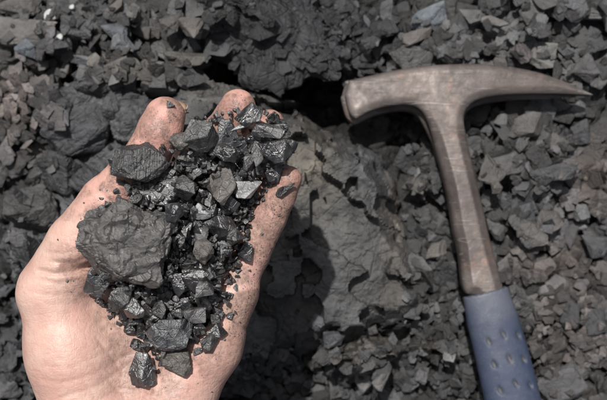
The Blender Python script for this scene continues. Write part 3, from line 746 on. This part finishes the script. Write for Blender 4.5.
# ================================================================== HAMMER
def build_hammer():
    root = bpy.data.objects.new('rock_hammer', None); col.objects.link(root)
    cx, cy = P(470, 200, ZH)[:2]; root.location = (cx, cy, ZH)
    tag(root, 'worn steel rock hammer with pointed pick and blue grip lying on the rubble', 'hammer')
    h = .0008
    steelp = HEADO+SHR+[(506, 300), (520, 340), (500, 345), (478, 300)]+SHL+HEADL
    pl = spline([tuple(P(a, b, ZH+.004)[:2]) for a, b in steelp], 5)
    x0, y0 = pl.min(0)-.006; x1, y1 = pl.max(0)+.006
    xs = np.arange(x0, x1, h); ys = np.arange(y0, y1, h); zs = np.arange(-.020, .016, h)
    X, Y = np.meshgrid(xs, ys, indexing='ij')
    d2 = -poly_sd(X.ravel(), Y.ravel(), [tuple(p) for p in pl]).reshape(X.shape)      # negative inside
    U, Vv = proj(X, Y, ZH+.004)
    inhead = smooth(150, 112, Vv)
    th = .0050+inhead*(.0095-.0050)
    th = np.where(Vv < 130, th*(1-.62*smooth(470, 592, U)), th)                       # pick tapers
    th = th*(1-.22*smooth(400, 350, U)*0)
    topz = .004+.0022*(1-inhead)-.0034*(1-inhead)*np.clip(1+d2/.0052, 0, 1)-.0012*inhead*np.clip(1+d2/.004, 0, 1)   # chamfered edges
    Z = zs[None, None, :]
    D2 = d2[:, :, None]-.0016*inhead[:, :, None]*smooth(-.0005, -.0025, Z)+.0007*inhead[:, :, None]*np.exp(-((Z+.0002)/.0012)**2)
    up = Z-(topz[:, :, None]+th[:, :, None]*.55)
    dn = -Z-(th[:, :, None]*1.45-.004)
    rr = .0015
    a = np.maximum(D2+rr, 0); b = np.maximum(np.maximum(up, dn)+rr, 0)
    Fd = np.minimum(np.maximum(D2+rr, np.maximum(up, dn)+rr), 0)+np.sqrt(a*a+b*b)-rr
    # rolled flange line along the head sides
    mz = np.abs(Z-(.004-.35*th[:, :, None]))
    Fd = Fd+inhead[:, :, None]*.0009*np.exp(-(mz/.0016)**2)
    V, F = surface_nets(Fd.astype(np.float32), np.array([x0, y0, zs[0]+ZH]), h)
    u, v = proj(V[:, 0], V[:, 1], V[:, 2]); fv = v[F].mean(1)
    for nm, mk in (('head', fv < 128), ('shaft', fv >= 128)):
        f = F[mk]; us = np.unique(f); mp = np.full(len(V), -1); mp[us] = np.arange(len(us))
        mesh_np(nm, V[us]-np.array([cx, cy, ZH]), mp[f], M_STEEL, root, True)
    # grip
    L = [(463, 289), (463, 296), (467, 320), (475, 352), (485, 400), (495, 440), (506, 480)]
    Rr = [(504, 283), (510, 296), (519, 322), (529, 356), (541, 400), (551, 440), (561, 476)]
    cl = [(P(*l, ZH+.004)+P(*r_, ZH+.004))/2 for l, r_ in zip(L, Rr)]; hw = [np.linalg.norm(P(*l, ZH)-P(*r_, ZH))/2 for l, r_ in zip(L, Rr)]
    hw[0] *= 1.0
    cl = np.array(cl); lo = cl.min(0)-.03; hi = cl.max(0)+.03
    xs = np.arange(lo[0], hi[0], h); ys = np.arange(lo[1], hi[1], h); zs = np.arange(ZH-.02, ZH+.026, h)
    X, Y, Z = np.meshgrid(xs, ys, zs, indexing='ij')
    best = np.full(X.shape, 1.0)
    for i in range(len(cl)-1):
        a, b = cl[i], cl[i+1]; e = b-a; L2 = e@e
        t0 = ((X-a[0])*e[0]+(Y-a[1])*e[1])/L2
        t = np.clip(t0, 0, 1); r_ = hw[i]*(1-t)+hw[i+1]*t
        px = X-a[0]-t*e[0]; py = Y-a[1]-t*e[1]; pz = (Z-(ZH+.003))
        el = Vector((e[0], e[1])).length; nx, ny = -e[1]/el, e[0]/el
        lat = px*nx+py*ny; alo = (t0-t)*el
        rz = r_*.66
        q = (np.abs(lat/r_)**2.3+np.abs(pz/rz)**2.3)**(1/2.3)
        d = (q-1)*np.minimum(r_, rz)
        d = np.maximum(d, np.abs(alo)-.0 if i in (0, len(cl)-2) else np.where(np.abs(alo) > .002, np.abs(alo), -1))
        if i == 0: d = np.maximum(d, -(t0*el)+.0)
        best = np.minimum(best, d)
    dim = [(505, 335), (490.5, 342.5), (520.5, 336), (496, 365.5), (511, 359.5), (526, 360.5), (502, 391.5), (517, 384.5), (532.5, 386.5), (507, 416), (523, 409), (538, 411), (513, 440), (529, 434), (544, 436)]
    dd = np.full(X.shape, 1.0)
    ax = np.array([cl[4][0]-cl[2][0], cl[4][1]-cl[2][1]]); ax /= np.linalg.norm(ax)
    for k, (a, b) in enumerate(dim):
        c = P(a, b, ZH+.016)
        rx, ry = X-c[0], Y-c[1]; al = rx*ax[0]+ry*ax[1]; la = -rx*ax[1]+ry*ax[0]
        al, la = al*.97+la*.22, la*.97-al*.22
        dd = np.minimum(dd, np.sqrt((al/.0031)**2+(la/.0014)**2))
    best = best+.0014*smooth(1.2, .3, dd)
    V, F = surface_nets(best.astype(np.float32), np.array([xs[0], ys[0], zs[0]]), h)
    ii = np.clip(((V-np.array([xs[0], ys[0], zs[0]]))/h).round().astype(int), 0, np.array(X.shape)-1)
    dv = dd[ii[:, 0], ii[:, 1], ii[:, 2]]
    g = mesh_np('grip', V-np.array([cx, cy, ZH]), F, M_GRIP, root, True)
    u, v = proj(V[:, 0], V[:, 1], V[:, 2])
    set_col(g, 'Col', np.stack([smooth(1.0, .5, dv)*(V[:, 2] > ZH+.002)*(.55+.45*n2(V[:, 0], V[:, 1], .002, 3)), smooth(330, 292, v), 0*v], 1))
build_hammer()

# ================================================================== HAND
Z0 = .162; RS = 1.057
def HP(u, v, h): return P(u, v, Z0+h/1000.)
def build_hand():
    h = .0007
    x0, x1, y0, y1, z0, z1 = -.142, .022, HP(130,440,-10)[1]-.235, HP(238,80,0)[1]+.01, Z0-.045, Z0+.045
    xs = np.arange(x0, x1, h); ys = np.arange(y0, y1, h); zs = np.arange(z0, z1, h)
    shp = (len(xs), len(ys), len(zs)); org = np.array([x0, y0, z0])
    big = .02
    def cap(F, a, ra, b, rb, k, pad=.016):
        a, b = np.asarray(a, float), np.asarray(b, float)
        R_ = max(ra, rb)+pad
        i0 = np.maximum(((np.minimum(a, b)-R_-org)/h).astype(int), 0); i1 = np.minimum(((np.maximum(a, b)+R_-org)/h).astype(int)+1, shp)
        sl = tuple(slice(i0[j], i1[j]) for j in range(3))
        gx, gy, gz_ = xs[sl[0]][:, None, None], ys[sl[1]][None, :, None], zs[sl[2]][None, None, :]
        e = b-a; L2 = e@e+1e-12
        t = np.clip(((gx-a[0])*e[0]+(gy-a[1])*e[1]+(gz_-a[2])*e[2])/L2, 0, 1)
        d = np.sqrt((gx-a[0]-t*e[0])**2+(gy-a[1]-t*e[1])**2+(gz_-a[2]-t*e[2])**2)-(ra*(1-t)+rb*t)
        F[sl] = smin(F[sl], d.astype(np.float32), k)
    def chain(F, pts, k):
        for (a, b) in zip(pts[:-1], pts[1:]):
            cap(F, HP(*a[:3]), a[3]*RS/1000, HP(*b[:3]), b[3]*RS/1000, k)
    palm = np.full(shp, big, np.float32)
    K = .009
    chain(palm, [(56, 296, 0, 14.0), (72, 350, -4, 17.0), (92, 425, -10, 19)], K)               # thenar
    chain(palm, [(232, 295, -1, 8.5), (208, 345, -6, 12.4), (178, 393, -8, 14.2), (160, 440, -10, 16)], K)   # hypothenar
    chain(palm, [(130, 410, -17, 15), (118, 268, -9, 11)], K)
    chain(palm, [(135, 410, -18, 15), (158, 268, -14, 11)], K)
    chain(palm, [(140, 410, -18, 15), (198, 275, -13, 10.5)], K)
    chain(palm, [(150, 410, -15, 15), (230, 292, -8, 9)], K)
    chain(palm, [(118, 268, -9, 10), (230, 292, -8, 8)], K)
    chain(palm, [(60, 288, -3, 9), (112, 272, -9, 9)], K)                                       # web
    wr = [HP(100, 440, -10), HP(160, 440, -12)]
    for w0, dx in zip(wr, (-.004, .004)):
        w1 = w0+np.array([dx, -.13, .004]); w2 = w0+np.array([dx*1.5, -.20, .006])
        cap(palm, w0, .0185, w1, .025, .012); cap(palm, w1, .025, w2, .028, .012)
    fing = np.full(shp, big, np.float32)
    FG = [
     [(118, 266, -8, 10.5), (160, 205, -9, 9.3), (192, 165, -6, 8.8), (220, 134, 5, 7.6), (233, 118, 11, 7.4), (238, 107, 15, 7.0)],
     [(158, 266, -13, 11), (200, 200, -11, 9.4), (222, 172, -5, 9.0), (250, 142, 5, 7.4), (270, 124, 11, 5.8)],
     [(198, 272, -12, 10.5), (238, 215, -8, 8.8), (252, 192, -4, 8.2), (264, 166, 2, 6.8), (270, 152, 5, 6.0)],
     [(230, 292, -5, 8.4), (250, 255, -2, 7.8), (268, 218, 3, 7.2), (280, 196, 8, 6.2), (289, 179, 12, 5.2)],
    ]
    for f in FG:
        one = np.full(shp, big, np.float32); chain(one, f, .0015); fing[:] = smin(fing, one, .0015)
    th = np.full(shp, big, np.float32)
    chain(th, [(54, 290, 1, 14.2), (78, 245, 8, 12.3), (106, 203, 14, 10.2), (132, 175, 18, 8.7), (150, 150, 21, 8.1), (160, 130, 24, 8.2), (165, 117, 25, 7.8)], .002)
    fing = smin(fing, th, .001)
    F = smin(palm, fing, .0045)
    # creases: polylines in photo pixels pressed into the palm side
    V0 = None
    CR = [([(40, 271), (56, 274), (72, 272), (92, 264)], 1.3, 1.2), ([(38, 279), (58, 283), (80, 280)], .4, .8), ([(52, 262), (70, 263), (90, 257)], .6, .9), ([(30, 292), (52, 296), (74, 293)], .3, .8), ([(44, 252), (62, 254), (80, 249)], .4, .8),
          ([(66, 268), (84, 268), (100, 262)], 2.2, 2.2), ([(44, 380), (62, 383), (95, 374), (132, 352), (145, 338)], .3, .9), ([(60, 398), (100, 385), (135, 360)], .3, .9),
          ([(40, 366), (70, 368), (104, 354), (126, 338)], .2, .8), ([(90, 405), (120, 390), (142, 392)], .4, .9),
          ([(150, 392), (122, 372), (96, 338)], .35, .7), ([(126, 398), (108, 380), (80, 352)], .3, .7), ([(96, 400), (84, 380), (58, 358)], .25, .7), ([(172, 392), (190, 372), (214, 356)], .3, .7), ([(40, 330), (62, 322), (90, 322)], .2, .7),
          ([(228, 320), (238, 327), (247, 330)], .5, .8), ([(92, 186), (104, 196), (116, 204)], .5, .9), ([(97, 181), (110, 191)], .4, .8), ([(272, 212), (282, 220)], .5, .7), ([(262, 238), (275, 243)], .4, .7)]
    top = np.argmax((F < 0)[:, :, ::-1], axis=2); has = (F < 0).any(2); topz = np.where(has, z1-top*h, z0)
    X, Y = np.meshgrid(xs, ys, indexing='ij'); U, Vp = proj(X, Y, topz)
    carve = np.zeros(X.shape)
    for pts, depth, wd in CR:
        d = np.full(X.shape, 1e9)
        for (a, b) in zip(pts[:-1], pts[1:]):
            ex, ey = b[0]-a[0], b[1]-a[1]; t = np.clip(((U-a[0])*ex+(Vp-a[1])*ey)/(ex*ex+ey*ey), 0, 1)
            d = np.minimum(d, np.hypot(U-a[0]-t*ex, Vp-a[1]-t*ey))
        d = d*.4/1000*1000
        carve = carve+depth/1000*np.exp(-(d/wd)**2)
    carve += .00015*n2(X.ravel(), Y.ravel(), .006, 31).reshape(X.shape)
    zz = zs[None, None, :]
    F = F+(carve[:, :, None]*smooth(.012, .004, np.abs(zz-topz[:, :, None]))).astype(np.float32)
    V, Q = surface_nets(F, org, h)
    # keep forearm open end closed by the field itself
    o = mesh_np('person', V, Q, M_SKIN, smooth_sh=True, origin=HP(130, 300, -15))
    u, v = proj(V[:, 0], V[:, 1], V[:, 2])
    def g(cu, cv, r): return np.exp(-(((u-cu)**2+(v-cv)**2)/r**2))
    red = .95*g(164, 125, 38)+.5*g(128, 175, 40)+1.0*g(238, 104, 28)+.8*g(270, 124, 20)+.8*g(289, 180, 24)+.45*g(100, 200, 45)+.35*g(215, 350, 50)+.4*g(265, 240, 45)+.25*g(100, 330, 40)+.4*g(84, 265, 18)+.3*g(150, 390, 30)
    hp = [(115, 150), (175, 130), (230, 108), (290, 118), (292, 160), (262, 205), (250, 235), (240, 270), (235, 312), (205, 350), (160, 380), (132, 380), (118, 320), (85, 280), (80, 240), (110, 190)]
    dd = -poly_sd(u, v, hp)
    gr = smooth(46, -6, dd)*.95+.7*smooth(200, 280, u)*smooth(400, 250, v)+.8*g(166, 112, 26)+.8*g(240, 104, 24)+.3*g(110, 190, 40)
    gr = gr*smooth(.0, .3, .55+n2(V[:, 0], V[:, 1], .012, 8))
    set_col(o, 'Col', np.stack([np.clip(red, 0, 1), np.clip(gr, 0, 1), 0*u], 1))
    tag(o, 'bare cupped left hand with dusty palm and raised thumb holding a heap of coal', 'hand')
    # fingernails: thin curved plates on the back of the tips
    def nail(cu, cv, ch, au, av, nrm, L_, W_, rad, nm='fingernail'):
        c = HP(cu, cv, ch); ax = HP(au, av, ch+1)-c; ax /= np.linalg.norm(ax)
        n_ = np.array(nrm, float); n_ -= ax*(n_@ax); n_ /= np.linalg.norm(n_); s_ = np.cross(ax, n_)
        VV = []; A, B = 9, 15
        for lay in (0, 1):
            for i in range(A):
                for j in range(B):
                    l = (i/(A-1)); t = (j/(B-1)-.5)*2
                    ang = t*W_/rad
                    le = L_*(l-.0)-(abs(t)**2.5)*L_*.22*(l > .5)*(l)
                    r_ = rad+(.0003 if lay else -.0003)
                    VV.append(c+ax*le+n_*(math.cos(ang)*r_)+s_*(math.sin(ang)*r_)-n_*(.0012*l*l))
        FF = []
        idx = lambda la, i, j: la*A*B+i*B+j
        for i in range(A-1):
            for j in range(B-1):
                FF.append((idx(1, i, j), idx(1, i+1, j), idx(1, i+1, j+1), idx(1, i, j+1))); FF.append((idx(0, i, j), idx(0, i, j+1), idx(0, i+1, j+1), idx(0, i+1, j)))
        for i in range(A-1):
            for j in (0, B-1): FF.append((idx(0, i, j), idx(0, i+1, j), idx(1, i+1, j), idx(1, i, j)))
        for j in range(B-1):
            for i in (0, A-1): FF.append((idx(0, i, j), idx(1, i, j), idx(1, i, j+1), idx(0, i, j+1)))
        return mesh_np(nm, np.array(VV)-np.array(o.location), FF, M_NAIL, o, True)
    nail(161, 123, 22.5, 171, 99, (.62, .50, -.45), .0112, .0080, .0080)
    nail(230, 114, 13, 240, 100, (.15, .55, -.9), .0084, .0060, .0072)
    nail(263, 130, 9, 272, 117, (.15, .55, -.9), .0066, .0050, .0056)
    nail(285, 186, 11, 292, 173, (.5, .3, -.9), .0075, .0045, .0054)
    return V, Q
HV, HQ = build_hand()

# ================================================================== COAL IN THE HAND
BH = Bed(-.142, .022, -.16, .08, .0007); BH.add(HV)
rnd = random.Random(21)
HEAP = [(113, 160), (128, 146), (160, 150), (178, 138), (192, 120), (215, 118), (236, 112), (262, 112), (286, 120), (288, 150), (280, 172), (262, 200), (254, 232), (248, 258), (247, 286), (241, 312),
        (230, 338), (208, 350), (185, 360), (165, 372), (150, 366), (134, 350), (115, 320), (100, 298), (92, 276), (90, 235), (100, 200), (118, 185)]
hx = np.array([a for a, b in HEAP], float); hy = np.array([b for a, b in HEAP], float)
def in_heap(u, v, m): return poly_sd(np.array([float(u)]), np.array([float(v)]), HEAP)[0] > m
def settle(V, u, v, q):
    z = Z0+.01
    for _ in range(4):
        p = P(u, v, z); r = BH.rest(V, p[:2], q)
        if r is None: return None
        z = r
    return V+np.array([p[0], p[1], z])
def piece(W, F, mat, label, grp=None, name='coal_piece'):
    o = mesh_np(name, W, F, COAL[mat], origin=W.mean(0)); tag(o, label, 'coal', grp); return o
seed = 5000; placed = 0
MIXB = ['black', 'gloss', 'gloss', 'gloss', 'mid', 'mid', 'grey', 'black', 'blue', 'fibre']
def where(u, v):
    if v < 150 and u < 200: return 'next to the thumb tip'
    if v < 150 and u < 255: return 'beside the index fingertip'
    if v < 165: return 'at the far top right of the heap'
    if v < 215 and u > 235: return 'along the little finger'
    if v < 215 and u < 165: return 'above the biggest lump'
    if v < 215: return 'in the middle of the heap below the brown plate'
    if v < 290 and u > 215: return 'near the right edge of the heap'
    if v < 290 and u > 160: return 'right of the biggest lump'
    if u < 140: return 'under the biggest lump'
    if v < 325: return 'above the cracked bluish block'
    return 'around the cracked bluish block'
def want(u, v):
    d = poly_sd(np.array([float(u)]), np.array([float(v)]), HEAP)[0]
    return Z0+.019+.017*min(1, max(0, d)/30.)+.006*smooth(260, 130, v)+.012*smooth(240, 285, u)*smooth(210, 150, v)
def loose(n, lo, hi, m, tries, level, q, mats=MIXB, gap=False, bag=None):
    global seed, placed
    for _ in range(n):
        best = None
        seed += 1; a = rnd.uniform(lo, hi); el = rnd.uniform(.6, 1); fl = rnd.uniform(.4, .8); sc = .00041*a
        fl *= .8; V, F = shard(seed, (sc, sc*el, sc*fl), {4: 3, 3: 2, 2: 0}[level], rnd.choice([8, 9, 11, 13]), rnd.choice([.04, .08, .12]) if level > 3 else .04, rnd.uniform(1.3, 2.2), .04 if level > 2 else 0)
        for t in range(tries):
            while True:
                u = rnd.uniform(85, 295); v = rnd.uniform(108, 380)
                if in_heap(u, v, m): break
            Vr = V@rotm(rnd.gauss(0, .5), rnd.gauss(0, .5), rnd.uniform(0, 6.3)).T
            W = settle(Vr, u, v, q)
            if W is None: continue
            zc = W[:, 2].mean(); s_ = zc-want(u, v)
            if gap:
                i = int((W[:, 0].mean()-BH.x0)/BH.h); j = int((W[:, 1].mean()-BH.y0)/BH.h); k = 12
                s_ = zc-np.quantile(BH.Z[max(i-k, 0):i+k, max(j-k, 0):j+k], .75)
            if best is None or s_ < best[0]: best = (s_, W, u, v)
        if best is None or (not gap and best[0] > .003): continue
        _, W, u, v = best; BH.add(W); placed += 1
        if bag is not None: bag.append((W, F)); continue
        mt = rnd.choice(mats)
        szn = 'large' if a > 24 else 'medium' if a > 13 else 'small' if a > 8 else 'tiny'
        lk = {'black': 'black', 'gloss': 'shiny black', 'mid': 'dull dark', 'grey': 'grey', 'blue': 'blue-grey', 'fibre': 'ribbed dark', 'brown': 'brown-grey', 'pale': 'silvery', 'lump': 'dusty'}[mt]
        o = piece(W, F, mt, 'x', 'loose coal pieces heaped on the hand'); todo.append((o, u, v, f'{szn} {lk}', W))
loose(75, 22, 34, 7, 12, 4, .84)
loose(135, 13, 24, -1, 14, 4, .88)
loose(95, 9, 15, -1, 14, 4, .88)
# distinctive pieces: u, v, w, h, thick (px), spin, material, planes, steps, label
CK = [
 (97, 282, 24, 34, 20, 10, 'blue', 9, .4, 'dark bluish piece wedged under the left end of the biggest lump'),
 (122, 297, 28, 24, 20, -20, 'mid', 10, .3, 'dull dark piece under the lower edge of the biggest lump'),
 (104, 214, 26, 18, 12, 20, 'blue', 9, .5, 'blue-grey sliver on the thumb above the biggest lump'),
 (158, 190, 48, 44, 30, 25, 'blue', 9, .3, 'big faceted blue-grey piece between the round ribbed lump and the brown lump'),
 (176, 358, 38, 26, 22, 20, 'brown', 8, .6, 'dark brown block under the cracked bluish block'),
 (129, 244, 102, 90, 62, -6, 'lump', 26, .15, 'biggest lump of all, dusty brown-grey and layered, on the left of the heap'),
 (136, 164, 50, 48, 34, 40, 'fibre', 14, .2, 'round ribbed dark lump resting against the thumb'),
 (168, 334, 44, 34, 18, 12, 'blue', 10, .3, 'cracked bluish block with pale top near the bottom of the heap'),
 (143, 368, 32, 35, 22, 10, 'gloss', 10, .5, 'shiny black lump alone at the lowest tip of the heap'),
 (181, 141, 24, 20, 14, 0, 'brown', 18, .2, 'rounded brown-grey piece beside the thumb tip'),
 (200, 136, 32, 34, 16, 35, 'mid', 8, .3, 'dark angular piece with a broad flat top right of the rounded brown one'),
 (226, 134, 27, 34, 14, -15, 'blue', 7, .2, 'upright blue-grey plate below the index fingertip'),
 (188, 160, 22, 13, 8, 12, 'blue', 7, .2, 'small pale blue-grey flat piece in front of the rounded brown one'),
 (204, 160, 10, 16, 8, 0, 'grey', 8, .2, 'small grey upright piece left of the brown plate'),
 (221, 184, 32, 36, 10, 30, 'brown', 7, .3, 'thin brown-grey plate in the middle of the heap'),
 (249, 189, 28, 20, 8, -10, 'pale', 7, .4, 'silvery pale flake right of the brown plate'),
 (256, 154, 10, 27, 8, -22, 'grey', 6, .2, 'long grey splinter standing at the upper right of the heap'),
 (243, 126, 26, 9, 6, -35, 'pale', 6, .2, 'thin pale shard below the index fingertip'),
 (249, 116, 28, 20, 14, -28, 'gloss', 8, .5, 'curved shiny black shard lying on the index fingertip'),
 (229, 155, 30, 20, 14, 28, 'gloss', 9, .4, 'shiny streaked piece under the upright blue-grey plate'),
 (276, 150, 32, 26, 20, 10, 'gloss', 12, .4, 'sparkling black lump at the far right of the heap'),
 (268, 131, 32, 16, 12, 15, 'black', 8, .7, 'rough black slab at the top right corner of the heap'),
 (276, 173, 12, 26, 7, 28, 'blue', 6, .2, 'dark blue-grey splinter lying across the little finger'),
 (285, 189, 24, 9, 7, -32, 'mid', 6, .2, 'dark bar lying on the tip of the little finger'),
 (196, 233, 24, 24, 12, 20, 'grey', 7, .1, 'grey six-sided piece right of the biggest lump'),
 (220, 227, 32, 24, 14, -8, 'gloss', 8, .6, 'shiny layered piece right of the grey six-sided one'),
 (204, 250, 20, 24, 14, 20, 'brown', 9, .4, 'brown-grey piece below the grey six-sided one'),
 (243, 250, 24, 19, 12, 30, 'gloss', 8, .7, 'shiny striped piece at the right edge of the heap'),
 (236, 237, 18, 17, 10, 10, 'mid', 8, .3, 'dull dark piece just above the shiny striped one'),
 (224, 248, 8, 15, 7, 5, 'pale', 7, .1, 'small silvery chip between the brown and the shiny striped pieces'),
 (171, 283, 24, 26, 16, 20, 'gloss', 8, .3, 'shiny black wedge below the biggest lump, right side'),
 (197, 278, 28, 30, 16, -35, 'gloss', 9, .6, 'shiny black block with bright edges in the lower middle'),
 (205, 290, 18, 18, 10, 10, 'grey', 7, .3, 'grey striped piece touching the shiny black block'),
 (202, 212, 19, 17, 10, 10, 'pale', 9, .5, 'small bright silvery piece right of the biggest lump, near its top'),
 (173, 212, 20, 20, 14, 20, 'gloss', 10, .4, 'shiny black piece touching the upper right of the biggest lump'),
 (195, 315, 26, 17, 9, -5, 'grey', 7, .3, 'flat grey piece right above the cracked bluish block'),
 (216, 332, 21, 17, 12, -25, 'gloss', 9, .7, 'shiny striped pebble-shaped piece at the lower right edge'),
 (208, 343, 20, 13, 8, -40, 'grey', 7, .1, 'grey leaf-shaped piece under the shiny striped pebble'),
 (134, 311, 22, 20, 14, 40, 'gloss', 9, .4, 'shiny black piece left of the cracked bluish block'),
 (171, 105, 9, 7, 4, 10, 'mid', 8, .1, 'tiny dark piece stuck on the thumb tip beside the nail'),
 (185, 188, 22, 24, 16, 15, 'mid', 9, .3, 'dark piece between the faceted blue-grey and the brown plate'),
]
for i, (u, v, a, b, t, spin, mt, pn, st, lb) in enumerate(CK):
    sc = .00041
    V, F = rock(7100+i, (a*sc, b*sc, t*sc), 6 if a > 90 else 5 if a > 26 else 4, pn+2, .018 if mt != 'fibre' else .05, st*.7, .03, .5, .09 if mt != 'lump' else .13, 1.9 if mt != 'lump' else 3.2)
    tl = .08 if a > 40 else .24
    if mt == 'lump': V, F = shard(7203, (a*sc, b*sc, t*sc), 5, 26, .22, 2.1, .13, .012, .12)
    elif mt != 'fibre': V, F = shard(7100+i, (a*sc, b*sc, t*sc), 4 if a > 20 else 3, {6: 7, 7: 9, 8: 10, 9: 12, 10: 13, 12: 15, 18: 22}.get(pn, 13), .07, 1.7, .05)
    V = V@rotm(rnd.gauss(0, tl), rnd.gauss(0, tl), R(-spin)).T
    W = settle(V, u, v, .80 if a > 40 else .9)
    if W is None: print('lost', lb); continue
    BH.add(W); piece(W, F, mt, lb)
loose(60, 8, 13, -1, 10, 3, .8, MIXB+['brown'], True)
crumbs = []
loose(430, 3.5, 8, -3, 6, 2, .7, MIXB, True, crumbs)
LANDH = [(128, 243, 'biggest lump'), (136, 163, 'round ribbed lump'), (168, 334, 'cracked bluish block'), (143, 368, 'lowest shiny lump'), (181, 141, 'rounded brown-grey piece'), (221, 184, 'thin brown-grey plate'),
         (249, 189, 'silvery pale flake'), (276, 150, 'sparkling black lump'), (196, 233, 'grey six-sided piece'), (243, 250, 'shiny striped piece'), (226, 134, 'upright blue-grey plate'), (158, 190, 'big faceted blue-grey piece'),
         (216, 332, 'shiny striped pebble'), (249, 116, 'curved shard on the index fingertip'), (197, 278, 'shiny block with bright edges'), (268, 131, 'rough black slab')]
def shown(W):
    i = ((W[:, 0]-BH.x0)/BH.h).astype(int).clip(0, BH.nx-1); j = ((W[:, 1]-BH.y0)/BH.h).astype(int).clip(0, BH.ny-1)
    t = W[:, 2] > BH.Z[i, j]-.0004
    return len(set(zip(i[t].tolist(), j[t].tolist())))
todo.sort(key=lambda r: -shown(r[4]))
for o, u, v, adj, W in todo[252:]:                 # pieces buried in the heap join the loose crumbs
    F = np.array([p.vertices[:] for p in o.data.polygons]); crumbs.append((W, F)); bpy.data.objects.remove(o)
todo = todo[:252]
label_all(todo, LANDH, 'coal piece')
off = 0; CF = []
for W, F in crumbs: CF.append(F+off); off += len(W)
tag(mesh_np('coal_crumbs', np.concatenate([a for a, b in crumbs]), np.concatenate(CF), COAL['mid']), 'fine black coal crumbs filling the gaps of the heap on the hand', 'crumbs', kind='stuff')

# ---- grit on the skin
GV, GF = [], []; off = 0
pr = [rock(8000+i, (1, 1, 1), 2, 9, .05, 0, .05) for i in range(8)]
spots = [(63, 211, 3.6), (68, 209, 2.6), (58, 240, 2.6), (67, 281, 3.0), (73, 281, 1.7), (111, 329, 2.4), (100, 190, 2.0), (107, 191, 1.6), (84, 203, 2.0), (81, 219, 1.4), (86, 214, 1.3),
         (262, 234, 3.0), (225, 340, 2.6), (178, 372, 2.2), (216, 359, 1.5), (212, 392, 1.6), (254, 274, 2.0), (248, 281, 1.6), (245, 287, 1.4), (227, 309, 1.8), (240, 322, 1.8), (241, 333, 1.4), (234, 315, 1.4), (71, 292, 1.0), (78, 289, 1.0)]
for _ in range(900):
    k = rnd.random()
    if k < .45:
        t = rnd.random(); u = 292-t*62+rnd.gauss(0, 7); v = 180+t*160+rnd.gauss(0, 10)
    elif k < .75:
        t = rnd.random(); u = 95+t*60+rnd.gauss(0, 8); v = 225-t*90+rnd.gauss(0, 10)
    elif k < .85: u = rnd.gauss(165, 9); v = rnd.gauss(115, 12)
    elif k < .9: u = rnd.gauss(240, 8); v = rnd.gauss(104, 7)
    else: u = rnd.gauss(190, 25); v = rnd.gauss(370, 14)
    if k > .93:
        a_ = rnd.choice(HEAP[12:]+HEAP[:3]); u = a_[0]+rnd.gauss(0, 16); v = a_[1]+rnd.gauss(0, 13)
    spots.append((u, v, rnd.choice([.35, .4, .5, .6, .7, .9, 1.2])))
BS = Bed(-.142, .022, -.16, .08, .0007); BS.add(HV)
for u, v, d in spots:
    z = Z0+.01; okk = True
    for _ in range(4):
        p = P(u, v, z); i = int((p[0]-BS.x0)/BS.h); j = int((p[1]-BS.y0)/BS.h)
        if not (1 <= i < BS.nx-1 and 1 <= j < BS.ny-1): okk = False; break
        z = BS.Z[i-1:i+2, j-1:j+2].mean()
        if z < Z0-.04: okk = False; break
    if not okk or BH.Z[i, j] > z+.003: continue
    Vv, Ff = rnd.choice(pr); Vv = (Vv*np.array([d, d*rnd.uniform(.6, 1), d*.5])*.00042)@rotm(0, 0, rnd.uniform(0, 6)).T+np.array([p[0], p[1], z+d*.00004])
    GV.append(Vv); GF.append(Ff+off); off += len(Vv)
gg = mesh_np('coal_grit', np.concatenate(GV), np.concatenate(GF), COAL['mid'])
tag(gg, 'fine black coal grit sprinkled over the skin of the hand', 'grit', kind='stuff')
print('indiv', indiv, 'placed', placed, 'verts', sum(len(o.data.vertices) for o in bpy.data.objects if o.type == 'MESH'))
